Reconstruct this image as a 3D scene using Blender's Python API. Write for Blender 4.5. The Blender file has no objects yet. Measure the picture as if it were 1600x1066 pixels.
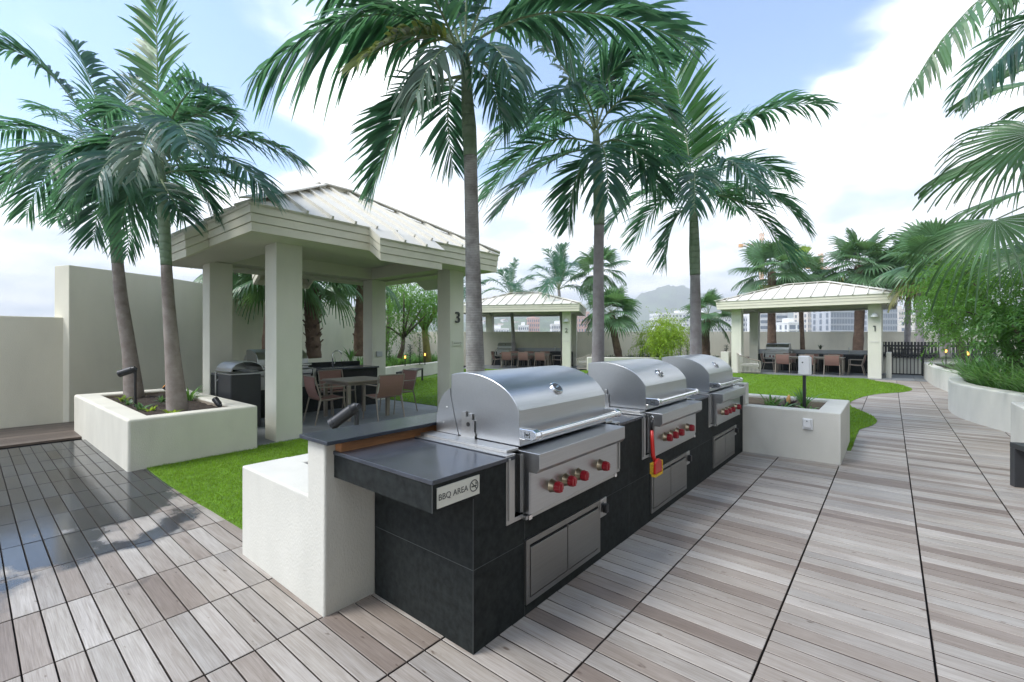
import bpy, math, random
import numpy as np
from mathutils import Vector, Matrix
R = math.radians
random.seed(7)
SC = bpy.context.scene
COL = SC.collection
# ------------------------------------------------------------------ camera
TH = math.atan(592/711)                      # the view looks this far to the left of +Y (the counter runs along +Y)
EYE = 1.54
cam = bpy.data.cameras.new('camera'); cam.lens = 16; cam.sensor_width = 36
cam.shift_y = -3/1600; cam.clip_end = 9000; cam.clip_start = .05
co = bpy.data.objects.new('camera', cam); COL.objects.link(co)
co.location = (0, 0, EYE); co.rotation_euler = (R(90), 0, TH); SC.camera = co
# ------------------------------------------------------------------ sky, sun, exposure
SUN_EL, SUN_AZ = 52, 215                     # azimuth from +Y clockwise: light comes from behind and left
sd = Vector((math.sin(R(SUN_AZ))*math.cos(R(SUN_EL)), math.cos(R(SUN_AZ))*math.cos(R(SUN_EL)), math.sin(R(SUN_EL))))
W = bpy.data.worlds.new('World'); SC.world = W; W.use_nodes = True
def build_world():
    nt = W.node_tree; N = nt.nodes; L = nt.links; N.clear()
    out = N.new('ShaderNodeOutputWorld'); bg = N.new('ShaderNodeBackground')
    sky = N.new('ShaderNodeTexSky'); sky.sky_type = 'NISHITA'; sky.sun_disc = False
    sky.sun_elevation = R(SUN_EL); sky.sun_rotation = R(SUN_AZ); sky.dust_density = .3; sky.ozone_density = 2.5; sky.air_density = 1.0
    tc = N.new('ShaderNodeTexCoord'); sep = N.new('ShaderNodeSeparateXYZ'); L.new(tc.outputs['Generated'], sep.inputs[0])
    def m(op, a, b=None, c=None):
        n = N.new('ShaderNodeMath'); n.operation = op
        for i, v in enumerate((a, b, c)):
            if v is None: continue
            if isinstance(v, (int, float)): n.inputs[i].default_value = v
            else: L.new(v, n.inputs[i])
        return n.outputs[0]
    zc = m('MAXIMUM', sep.outputs[2], 0.0)
    den = m('ADD', zc, .22)
    comb = N.new('ShaderNodeCombineXYZ')
    L.new(m('DIVIDE', sep.outputs[0], den), comb.inputs[0]); L.new(m('DIVIDE', sep.outputs[1], den), comb.inputs[1])
    n1 = N.new('ShaderNodeTexNoise'); n1.inputs['Scale'].default_value = 1.7; n1.inputs['Detail'].default_value = 9; n1.inputs['Roughness'].default_value = .56
    n1.inputs['Distortion'].default_value = .35
    L.new(comb.outputs[0], n1.inputs['Vector'])
    # cloud cover by direction: gaps of blue where the sky opens, solid cloud low down
    def lobe(d, k):
        dn = Vector(d).normalized()
        v = N.new('ShaderNodeVectorMath'); v.operation = 'DOT_PRODUCT'; v.inputs[1].default_value = dn
        L.new(tc.outputs['Generated'], v.inputs[0])
        return m('POWER', m('MAXIMUM', v.outputs['Value'], 0.0), k)
    def pix(px, py):
        u = (px-800)/711; v = (530-py)/711
        return (-math.sin(TH)+u*math.cos(TH), math.cos(TH)+u*math.sin(TH), v)
    cover = m('ADD', n1.outputs[0], .185)
    low = m('SUBTRACT', 1.0, m('MULTIPLY', zc, 2.9)); low = m('MAXIMUM', low, 0.0)
    cover = m('ADD', cover, m('MULTIPLY', low, .45))
    for (px, py, k, a) in ((1105, 10, 30, .55), (800, 235, 60, .17), (120, 90, 14, .15), (440, 120, 40, .12), (60, 230, 30, .12), (1330, -150, 60, .4), (880, -360, 24, .3), (1330, 265, 160, .22), (1390, 240, 200, .14)):
        cover = m('SUBTRACT', cover, m('MULTIPLY', lobe(pix(px, py), k), a))
    for (d, k, a) in (((-.6, -.5, .9), 3, .26), ((.1, .3, 1), 5, .2)):
        cover = m('SUBTRACT', cover, m('MULTIPLY', lobe(d, k), a))
    for (px, py, k, a) in ((1420, 190, 12, .36), (590, 240, 60, .3)):
        cover = m('ADD', cover, m('MULTIPLY', lobe(pix(px, py), k), a))
    mr = N.new('ShaderNodeMapRange'); mr.interpolation_type = 'SMOOTHSTEP'
    mr.inputs['From Min'].default_value = .475; mr.inputs['From Max'].default_value = .655
    L.new(cover, mr.inputs['Value'])
    # cloud shading: thicker cloud is a little greyer
    n2 = N.new('ShaderNodeTexNoise'); n2.inputs['Scale'].default_value = 2.6; n2.inputs['Detail'].default_value = 8
    L.new(comb.outputs[0], n2.inputs['Vector'])
    cr = N.new('ShaderNodeValToRGB'); cr.color_ramp.elements[0].position = .36; cr.color_ramp.elements[0].color = (.45, .535, .62, 1)
    cr.color_ramp.elements[1].position = .60; cr.color_ramp.elements[1].color = (1.0, 1.0, 1.0, 1)
    L.new(n2.outputs[0], cr.inputs[0])
    cm = N.new('ShaderNodeMix'); cm.data_type = 'RGBA'; cm.blend_type = 'MULTIPLY'; cm.inputs[0].default_value = 1
    L.new(cr.outputs[0], cm.inputs[6]); cm.inputs[7].default_value = (CLOUD, CLOUD*1.0, CLOUD*1.01, 1)
    mix = N.new('ShaderNodeMix'); mix.data_type = 'RGBA'
    L.new(mr.outputs[0], mix.inputs[0]); L.new(sky.outputs[0], mix.inputs[6]); L.new(cm.outputs[2], mix.inputs[7])
    L.new(mix.outputs[2], bg.inputs[0]); bg.inputs[1].default_value = SKY
    L.new(bg.outputs[0], out.inputs[0])
SKY, CLOUD = .15, 6.6
build_world()
sl = bpy.data.lights.new('sun', 'SUN'); sl.energy = 2.0; sl.angle = R(24); sl.color = (1, .97, .92)
so = bpy.data.objects.new('sun', sl); COL.objects.link(so); so.location = (0, 0, 60)
so.rotation_euler = (-sd).to_track_quat('-Z', 'Y').to_euler()
SC.view_settings.view_transform = 'Standard'; SC.view_settings.look = 'None'
SC.view_settings.exposure = 1.24; SC.view_settings.gamma = 1; SC.view_settings.use_curve_mapping = False
SC.cycles.max_bounces = 8; SC.cycles.transparent_max_bounces = 8; SC.cycles.use_denoising = True
SC.cycles.caustics_reflective = False; SC.cycles.caustics_refractive = False

# ------------------------------------------------------------------ materials
def mat(name, color, rough=.6, metal=0., spec=.5, noise=None, bump=None, island=None, coat=0, trans=None, emit=None, stretch=(1, 1, 1)):
    """procedural material: noise=(scale, amount[, colour2]); bump=(scale, strength, distance); island=(dark, light) random value per piece"""
    M = bpy.data.materials.new(name); M.use_nodes = True
    nt = M.node_tree; N = nt.nodes; L = nt.links; b = N['Principled BSDF']
    b.inputs['Base Color'].default_value = (*color, 1); b.inputs['Roughness'].default_value = rough
    b.inputs['Metallic'].default_value = metal; b.inputs['Specular IOR Level'].default_value = spec
    b.inputs['Coat Weight'].default_value = coat
    tc = N.new('ShaderNodeTexCoord'); mp = N.new('ShaderNodeMapping'); mp.inputs['Scale'].default_value = stretch
    geo = N.new('ShaderNodeNewGeometry')
    L.new(tc.outputs['Object'], mp.inputs[0])
    vec = mp.outputs[0]
    c = None
    if noise:
        n = N.new('ShaderNodeTexNoise'); n.inputs['Scale'].default_value = noise[0]; n.inputs['Detail'].default_value = 6; n.inputs['Roughness'].default_value = .6
        L.new(vec, n.inputs['Vector'])
        r = N.new('ShaderNodeValToRGB'); r.color_ramp.elements[0].position = .3; r.color_ramp.elements[1].position = .7
        a = noise[1]; c2 = noise[2] if len(noise) > 2 else None
        r.color_ramp.elements[0].color = (*(c2 if c2 else [v*(1-a) for v in color]), 1)
        r.color_ramp.elements[1].color = (*([v*(1+a) for v in color] if not c2 else color), 1)
        L.new(n.outputs[0], r.inputs[0]); c = r.outputs[0]
    if island:
        h = N.new('ShaderNodeMapRange'); h.inputs['To Min'].default_value = island[0]; h.inputs['To Max'].default_value = island[1]
        L.new(geo.outputs['Random Per Island'], h.inputs['Value'])
        mx = N.new('ShaderNodeMix'); mx.data_type = 'RGBA'; mx.blend_type = 'MULTIPLY'; mx.inputs[0].default_value = 1
        if c: L.new(c, mx.inputs[6])
        else: mx.inputs[6].default_value = (*color, 1)
        cc = N.new('ShaderNodeCombineColor'); [L.new(h.outputs[0], cc.inputs[i]) for i in range(3)]
        L.new(cc.outputs[0], mx.inputs[7]); c = mx.outputs[2]
    if c: L.new(c, b.inputs['Base Color'])
    if bump:
        n = N.new('ShaderNodeTexNoise'); n.inputs['Scale'].default_value = bump[0]; n.inputs['Detail'].default_value = 4
        L.new(vec, n.inputs['Vector'])
        bp = N.new('ShaderNodeBump'); bp.inputs['Strength'].default_value = bump[1]; bp.inputs['Distance'].default_value = bump[2]
        L.new(n.outputs[0], bp.inputs['Height']); L.new(bp.outputs[0], b.inputs['Normal'])
    if trans:
        t = N.new('ShaderNodeBsdfTranslucent'); t.inputs[0].default_value = (*trans[1], 1)
        ms = N.new('ShaderNodeMixShader'); ms.inputs[0].default_value = trans[0]
        out = N['Material Output']
        L.new(b.outputs[0], ms.inputs[1]); L.new(t.outputs[0], ms.inputs[2]); L.new(ms.outputs[0], out.inputs[0])
    if emit:
        b.inputs['Emission Color'].default_value = (*emit[0], 1); b.inputs['Emission Strength'].default_value = emit[1]
    return M
M = {}
M['stucco'] = mat('cream_stucco', (.64, .62, .535), .85, noise=(1.6, .10), bump=(120, .55, .006), stretch=(1, 1, .5))
M['stucco_white'] = mat('pale_stucco', (.60, .59, .53), .85, noise=(1.9, .09), bump=(120, .55, .006), stretch=(1, 1, .5))
M['wallpaint'] = mat('wall_stucco', (.72, .695, .58), .9, noise=(.9, .09), bump=(110, .5, .007), stretch=(1, 1, .45))
M['paint'] = mat('painted_column', (.65, .645, .56), .8, noise=(2, .06), bump=(120, .45, .005), stretch=(1, 1, .35))
M['fascia'] = mat('painted_fascia', (.69, .665, .545), .6, noise=(2, .06))
M['metalroof'] = mat('beige_metal_roof', (.66, .635, .56), .6, noise=(1.2, .05))
M['soffit'] = mat('soffit_paint', (.66, .645, .56), .85, noise=(2, .03))
M['tile'] = mat('dark_stone_tile', (.0115, .0145, .014), .72, spec=.28, noise=(24, .65), bump=(150, .12, .002))
M['grout'] = mat('tile_joint', (.055, .06, .06), .8)
M['slate'] = mat('slate_worktop', (.045, .052, .066), .20, spec=.65, noise=(9, .25), bump=(140, .08, .001))
M['slab'] = mat('grey_paving', (.19, .205, .215), .5, noise=(2.2, .15), bump=(60, .1, .003), island=(.85, 1.1))
M['black'] = mat('black_metal', (.014, .015, .017), .42, noise=(6, .15))
M['charcoal'] = mat('charcoal_metal', (.035, .037, .041), .45, noise=(5, .12))
M['rubber'] = mat('black_void', (.006, .006, .007), .8)
M['white'] = mat('white_plastic', (.72, .73, .73), .35, noise=(4, .02))
M['sign'] = mat('sign_plate', (.66, .66, .585), .35, metal=.15, noise=(30, .03))
M['ink'] = mat('sign_lettering', (.045, .05, .048), .5)
M['number'] = mat('number_metal', (.035, .04, .038), .45)
M['red'] = mat('red_knob', (.30, .008, .016), .28, coat=.3)
M['red_plastic'] = mat('red_plastic', (.52, .018, .012), .32)
M['yellow'] = mat('yellow_bristle', (.68, .42, .03), .8, noise=(120, .3))
M['sling'] = mat('dusty_pink_mesh', (.27, .15, .125), .75, noise=(90, .12))
M['taupe'] = mat('taupe_metal', (.27, .235, .195), .45, noise=(6, .06))
M['copper'] = mat('copper_brown_upstand', (.42, .19, .08), .45, noise=(7, .25), stretch=(6, 1, 6))
M['rope'] = mat('grey_rope', (.45, .43, .39), .85, noise=(60, .15))
M['cushion'] = mat('pale_cushion', (.58, .57, .55), .9, noise=(14, .06))
M['soil'] = mat('dark_soil', (.042, .029, .020), .95, noise=(22, .5), bump=(50, .9, .03))
M['timber_liner'] = mat('planter_liner', (.30, .25, .19), .6, noise=(9, .2), stretch=(1, 6, 6))
M['spot'] = mat('spotlight_lens', (.9, .45, .12), .3, emit=((1, .42, .08), 1.6))
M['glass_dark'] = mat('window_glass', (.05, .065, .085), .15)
M['glass_far'] = mat('paled_far_glass', (.16, .19, .23), .3)  # far window glass, haze and overexposure put into its paler colour
M['bld_white'] = mat('white_facade', (.74, .74, .73), .7, noise=(.2, .03))
M['bld_cream'] = mat('cream_facade', (.66, .62, .56), .75, noise=(.2, .04))
M['bld_pink'] = mat('pink_facade', (.60, .40, .35), .75, noise=(.2, .05))
M['bld_grey'] = mat('grey_facade', (.45, .47, .50), .7, noise=(.2, .05))
M['bld_roof'] = mat('roof_tan', (.45, .36, .30), .8, noise=(.5, .1))
M['crane'] = mat('orange_crane', (.74, .40, .14), .5, noise=(1, .05))
M['blue_net'] = mat('blue_netting', (.10, .17, .36), .8, noise=(1, .1))
M['hill'] = mat('forested_hill', (.085, .125, .055), .95, noise=(.012, .55), bump=(.03, .8, 14))
M['city'] = mat('city_ground', (.22, .22, .20), .9, noise=(.01, .35, (.10, .14, .07)))

def leaf_mat(name, col, tcol, tr=.28, rough=.38, lo=.62, hi=1.35):
    return mat(name, col, rough, spec=.45, noise=(5, .25), island=(lo, hi), trans=(tr, tcol))
M['palm'] = leaf_mat('palm_leaf', (.040, .106, .084), (.15, .36, .15), .40, .38)
M['palm_bright'] = leaf_mat('young_palm_leaf', (.05, .15, .05), (.16, .42, .07), .42, .4)
M['palm_grey'] = leaf_mat('old_palm_leaf', (.10, .17, .125), (.2, .26, .14), .3, .5)
M['palm_yellow'] = leaf_mat('yellowing_leaf', (.13, .17, .04), (.28, .33, .07), .35, .5)
M['fan'] = leaf_mat('fan_palm_leaf', (.095, .19, .092), (.2, .38, .11), .34, .36)
M['fan_dry'] = leaf_mat('dry_fan_leaf', (.2, .2, .07), (.3, .28, .08), .3, .55)
M['feather'] = leaf_mat('feathery_leaf', (.085, .20, .035), (.22, .45, .06), .42, .5, .55, 1.4)
M['lime'] = leaf_mat('lime_leaf', (.24, .37, .03), (.45, .62, .05), .45, .5, .6, 1.3)
M['shrub'] = leaf_mat('shrub_leaf', (.028, .07, .03), (.06, .14, .04), .25, .4)
M['grassleaf'] = leaf_mat('strap_leaf', (.10, .235, .06), (.22, .44, .08), .36, .35)
M['purple'] = leaf_mat('purple_leaf', (.05, .03, .035), (.12, .05, .06), .2, .4)
M['turf'] = leaf_mat('turf_blade', (.175, .315, .012), (.28, .46, .015), .32, .55, .4, 1.45)
M['turf_base'] = mat('turf_backing', (.09, .19, .008), .95, noise=(9, .35))

def trunk_mat(name, a, b, rings, ring_amt=.5, patch=True):
    Mt = bpy.data.materials.new(name); Mt.use_nodes = True
    nt = Mt.node_tree; N = nt.nodes; L = nt.links; p = N['Principled BSDF']; p.inputs['Roughness'].default_value = .82
    tc = N.new('ShaderNodeTexCoord'); mp = N.new('ShaderNodeMapping'); mp.inputs['Scale'].default_value = (1, 1, rings)
    L.new(tc.outputs['Object'], mp.inputs[0])
    wv = N.new('ShaderNodeTexWave'); wv.wave_type = 'BANDS'; wv.bands_direction = 'Z'; wv.inputs['Scale'].default_value = 1
    wv.inputs['Distortion'].default_value = 1.4; wv.inputs['Detail'].default_value = 2; wv.inputs['Detail Scale'].default_value = 1.5
    L.new(mp.outputs[0], wv.inputs['Vector'])
    nz = N.new('ShaderNodeTexNoise'); nz.inputs['Scale'].default_value = 4.5; nz.inputs['Detail'].default_value = 8; nz.inputs['Roughness'].default_value = .65
    L.new(tc.outputs['Object'], nz.inputs['Vector'])
    cr = N.new('ShaderNodeValToRGB'); cr.color_ramp.elements[0].position = .35; cr.color_ramp.elements[1].position = .68
    cr.color_ramp.elements[0].color = (*a, 1); cr.color_ramp.elements[1].color = (*b, 1); L.new(nz.outputs[0], cr.inputs[0])
    pw = N.new('ShaderNodeMath'); pw.operation = 'POWER'; pw.inputs[1].default_value = 6; L.new(wv.outputs[1], pw.inputs[0])
    mu = N.new('ShaderNodeMath'); mu.operation = 'MULTIPLY'; mu.inputs[1].default_value = ring_amt; L.new(pw.outputs[0], mu.inputs[0])
    mx = N.new('ShaderNodeMix'); mx.data_type = 'RGBA'; L.new(mu.outputs[0], mx.inputs[0]); L.new(cr.outputs[0], mx.inputs[6])
    mx.inputs[7].default_value = (a[0]*.35, a[1]*.35, a[2]*.35, 1); L.new(mx.outputs[2], p.inputs['Base Color'])
    bp = N.new('ShaderNodeBump'); bp.inputs['Strength'].default_value = .6; bp.inputs['Distance'].default_value = .012
    sub = N.new('ShaderNodeMath'); sub.operation = 'SUBTRACT'; L.new(nz.outputs[0], sub.inputs[0]); L.new(pw.outputs[0], sub.inputs[1])
    L.new(sub.outputs[0], bp.inputs['Height']); L.new(bp.outputs[0], p.inputs['Normal'])
    return Mt
M['trunk'] = trunk_mat('grey_ringed_trunk', (.29, .265, .265), (.46, .435, .44), 26, .5)
M['trunk_brown'] = trunk_mat('brown_ringed_trunk', (.25, .205, .18), (.45, .39, .35), 22, .5)
M['trunk_lichen'] = trunk_mat('lichen_trunk', (.20, .185, .17), (.50, .49, .45), 20, .4)
M['crownshaft'] = trunk_mat('green_crownshaft', (.17, .25, .15), (.30, .37, .27), 3, .12)
M['bark'] = trunk_mat('rough_bark', (.10, .06, .04), (.24, .16, .11), 34, .7)
M['bark_green'] = trunk_mat('mossy_bark', (.16, .14, .05), (.34, .32, .10), 30, .5)
M['rachis'] = mat('leaf_stalk', (.20, .26, .13), .5, noise=(8, .2))
M['branch'] = mat('branch_bark', (.10, .08, .065), .85, noise=(14, .35), bump=(40, .5, .01))

def steel(name, base, rough, axis):
    Ms = bpy.data.materials.new(name); Ms.use_nodes = True
    nt = Ms.node_tree; N = nt.nodes; L = nt.links; p = N['Principled BSDF']
    p.inputs['Metallic'].default_value = 1; p.inputs['Base Color'].default_value = (*base, 1)
    tc = N.new('ShaderNodeTexCoord'); mp = N.new('ShaderNodeMapping')
    s = [160, 160, 160]; s[axis] = 2.2; mp.inputs['Scale'].default_value = s
    L.new(tc.outputs['Object'], mp.inputs[0])
    n = N.new('ShaderNodeTexNoise'); n.inputs['Scale'].default_value = 1; n.inputs['Detail'].default_value = 3; L.new(mp.outputs[0], n.inputs['Vector'])
    n2 = N.new('ShaderNodeTexNoise'); n2.inputs['Scale'].default_value = 5; n2.inputs['Detail'].default_value = 2.5; L.new(tc.outputs['Object'], n2.inputs['Vector'])
    a = N.new('ShaderNodeMath'); a.operation = 'MULTIPLY_ADD'; L.new(n2.outputs[0], a.inputs[0]); a.inputs[1].default_value = .10; a.inputs[2].default_value = rough-.05
    L.new(a.outputs[0], p.inputs['Roughness'])
    bp = N.new('ShaderNodeBump'); bp.inputs['Strength'].default_value = .05; bp.inputs['Distance'].default_value = .001
    L.new(n.outputs[0], bp.inputs['Height']); L.new(bp.outputs[0], p.inputs['Normal'])
    cr = N.new('ShaderNodeValToRGB'); cr.color_ramp.elements[0].position = .3; cr.color_ramp.elements[1].position = .7
    cr.color_ramp.elements[0].color = (*[v*.94 for v in base], 1); cr.color_ramp.elements[1].color = (*[min(1, v*1.03) for v in base], 1)
    L.new(n.outputs[0], cr.inputs[0]); L.new(cr.outputs[0], p.inputs['Base Color'])
    return Ms
M['steel'] = steel('brushed_steel', (.50, .51, .52), .32, 1)
M['steel_v'] = steel('brushed_steel_upright', (.50, .50, .49), .36, 2)
M['steel_dull'] = steel('dull_steel_door', (.30, .295, .28), .42, 1)
M['chrome'] = steel('polished_steel', (.75, .75, .75), .14, 1)
M['brass'] = mat('bezel_steel', (.36, .30, .21), .3, metal=1)

def wood(name, wet):
    Mw = bpy.data.materials.new(name); Mw.use_nodes = True
    nt = Mw.node_tree; N = nt.nodes; L = nt.links; p = N['Principled BSDF']
    geo = N.new('ShaderNodeNewGeometry'); tc = N.new('ShaderNodeTexCoord')
    rnd = geo.outputs['Random Per Island']
    def m(op, a, b=None, c=None):
        n = N.new('ShaderNodeMath'); n.operation = op
        for i, v in enumerate((a, b, c)):
            if v is None: continue
            if isinstance(v, (int, float)): n.inputs[i].default_value = v
            else: L.new(v, n.inputs[i])
        return n.outputs[0]
    off = N.new('ShaderNodeCombineXYZ'); L.new(m('MULTIPLY', rnd, 173.0), off.inputs[0]); L.new(m('MULTIPLY', rnd, 311.0), off.inputs[1])
    add = N.new('ShaderNodeVectorMath'); add.operation = 'ADD'; L.new(tc.outputs['Object'], add.inputs[0]); L.new(off.outputs[0], add.inputs[1])
    mp = N.new('ShaderNodeMapping'); mp.inputs['Scale'].default_value = (1.1, 13, 1) ; L.new(add.outputs[0], mp.inputs[0])
    g = N.new('ShaderNodeTexNoise'); g.inputs['Scale'].default_value = 3.0; g.inputs['Detail'].default_value = 8; g.inputs['Roughness'].default_value = .62; g.inputs['Distortion'].default_value = .9
    L.new(mp.outputs[0], g.inputs['Vector'])
    mp2 = N.new('ShaderNodeMapping'); mp2.inputs['Scale'].default_value = (2.5, 90, 1); L.new(add.outputs[0], mp2.inputs[0])
    g2 = N.new('ShaderNodeTexNoise'); g2.inputs['Scale'].default_value = 2.0; g2.inputs['Detail'].default_value = 3; L.new(mp2.outputs[0], g2.inputs['Vector'])
    base = N.new('ShaderNodeValToRGB'); e = base.color_ramp.elements
    e[0].position = 0; e[0].color = (.195, .16, .135, 1); e[1].position = 1; e[1].color = (.42, .395, .36, 1)
    for pos, c in ((.22, (.285, .248, .213)), (.45, (.335, .303, .266)), (.62, (.31, .294, .27)), (.8, (.37, .343, .303))):
        x = e.new(pos); x.color = (*c, 1)
    L.new(rnd, base.inputs[0])
    gr = N.new('ShaderNodeValToRGB'); gr.color_ramp.elements[0].position = .28; gr.color_ramp.elements[0].color = (.80, .775, .75, 1)
    gr.color_ramp.elements[1].position = .66; gr.color_ramp.elements[1].color = (1.1, 1.11, 1.13, 1); L.new(g.outputs[0], gr.inputs[0])
    mx = N.new('ShaderNodeMix'); mx.data_type = 'RGBA'; mx.blend_type = 'MULTIPLY'; mx.inputs[0].default_value = 1
    L.new(base.outputs[0], mx.inputs[6]); L.new(gr.outputs[0], mx.inputs[7])
    gr2 = N.new('ShaderNodeValToRGB'); gr2.color_ramp.elements[0].position = .3; gr2.color_ramp.elements[0].color = (.8, .78, .77, 1)
    gr2.color_ramp.elements[1].position = .6; gr2.color_ramp.elements[1].color = (1.05, 1.05, 1.05, 1); L.new(g2.outputs[0], gr2.inputs[0])
    mx2 = N.new('ShaderNodeMix'); mx2.data_type = 'RGBA'; mx2.blend_type = 'MULTIPLY'; mx2.inputs[0].default_value = 1
    L.new(mx.outputs[2], mx2.inputs[6]); L.new(gr2.outputs[0], mx2.inputs[7])
    # large patches of weathering across boards
    big = N.new('ShaderNodeTexNoise'); big.inputs['Scale'].default_value = .8; big.inputs['Detail'].default_value = 4; L.new(tc.outputs['Object'], big.inputs['Vector'])
    br = N.new('ShaderNodeValToRGB'); br.color_ramp.elements[0].position = .35; br.color_ramp.elements[0].color = (.84, .81, .79, 1)
    br.color_ramp.elements[1].position = .65; br.color_ramp.elements[1].color = (1.1, 1.1, 1.1, 1); L.new(big.outputs[0], br.inputs[0])
    mx3 = N.new('ShaderNodeMix'); mx3.data_type = 'RGBA'; mx3.blend_type = 'MULTIPLY'; mx3.inputs[0].default_value = 1
    L.new(mx2.outputs[2], mx3.inputs[6]); L.new(br.outputs[0], mx3.inputs[7])
    kn = N.new('ShaderNodeTexNoise'); kn.inputs['Scale'].default_value = 9; kn.inputs['Detail'].default_value = 2
    mpk = N.new('ShaderNodeMapping'); mpk.inputs['Scale'].default_value = (1, 2.6, 1); L.new(add.outputs[0], mpk.inputs[0]); L.new(mpk.outputs[0], kn.inputs['Vector'])
    kr = N.new('ShaderNodeValToRGB'); kr.color_ramp.elements[0].position = .70; kr.color_ramp.elements[0].color = (1, 1, 1, 1); kr.color_ramp.elements[1].position = .76; kr.color_ramp.elements[1].color = (.42, .36, .32, 1); L.new(kn.outputs[0], kr.inputs[0])
    mx4 = N.new('ShaderNodeMix'); mx4.data_type = 'RGBA'; mx4.blend_type = 'MULTIPLY'; mx4.inputs[0].default_value = 1; L.new(mx3.outputs[2], mx4.inputs[6]); L.new(kr.outputs[0], mx4.inputs[7])
    col = mx4.outputs[2]
    # rain-wet boards at the left of the terrace: darker wood under a film of water, its blue tint painting in reflected sky
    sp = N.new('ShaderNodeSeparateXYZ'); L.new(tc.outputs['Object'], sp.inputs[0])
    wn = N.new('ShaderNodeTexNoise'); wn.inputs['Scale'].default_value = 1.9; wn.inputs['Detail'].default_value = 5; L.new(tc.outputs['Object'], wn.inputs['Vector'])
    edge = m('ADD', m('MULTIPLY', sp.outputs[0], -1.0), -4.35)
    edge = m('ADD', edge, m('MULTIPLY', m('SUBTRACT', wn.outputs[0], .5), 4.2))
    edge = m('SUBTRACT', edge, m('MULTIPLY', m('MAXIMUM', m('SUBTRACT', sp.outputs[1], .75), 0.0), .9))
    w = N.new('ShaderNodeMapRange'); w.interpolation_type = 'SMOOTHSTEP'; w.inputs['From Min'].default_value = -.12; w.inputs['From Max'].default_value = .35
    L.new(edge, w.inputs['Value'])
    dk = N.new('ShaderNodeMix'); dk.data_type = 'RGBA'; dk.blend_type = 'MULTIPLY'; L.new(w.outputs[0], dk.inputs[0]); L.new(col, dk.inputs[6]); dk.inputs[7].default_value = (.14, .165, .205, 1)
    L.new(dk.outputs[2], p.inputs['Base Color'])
    ro = m('ADD', m('MULTIPLY', g.outputs[0], .25), .42)
    rm = N.new('ShaderNodeMix'); rm.data_type = 'FLOAT'; L.new(w.outputs[0], rm.inputs[0]); L.new(ro, rm.inputs[2])
    L.new(m('ADD', m('MULTIPLY', wn.outputs[0], .16), m('ADD', .05, m('MULTIPLY', m('LESS_THAN', sp.outputs[0], -9.8), .6))), rm.inputs[3]); L.new(rm.outputs[0], p.inputs['Roughness'])
    bp = N.new('ShaderNodeBump'); bp.inputs['Distance'].default_value = .0025
    L.new(m('SUBTRACT', .4, m('MULTIPLY', w.outputs[0], .37)), bp.inputs['Strength']); L.new(g2.outputs[0], bp.inputs['Height']); L.new(bp.outputs[0], p.inputs['Normal'])
    return Mw
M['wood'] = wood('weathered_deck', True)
M['deck_edge'] = mat('grimy_shaded_edge', (.055, .042, .034), .9)  # grime brown on board sides, darkened to paint shade into the joints
M['deck_dark'] = mat('dark_border_boards', (.105, .082, .068), .5, noise=(3, .3), island=(.7, 1.25), stretch=(14, 1.2, 1))

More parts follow.
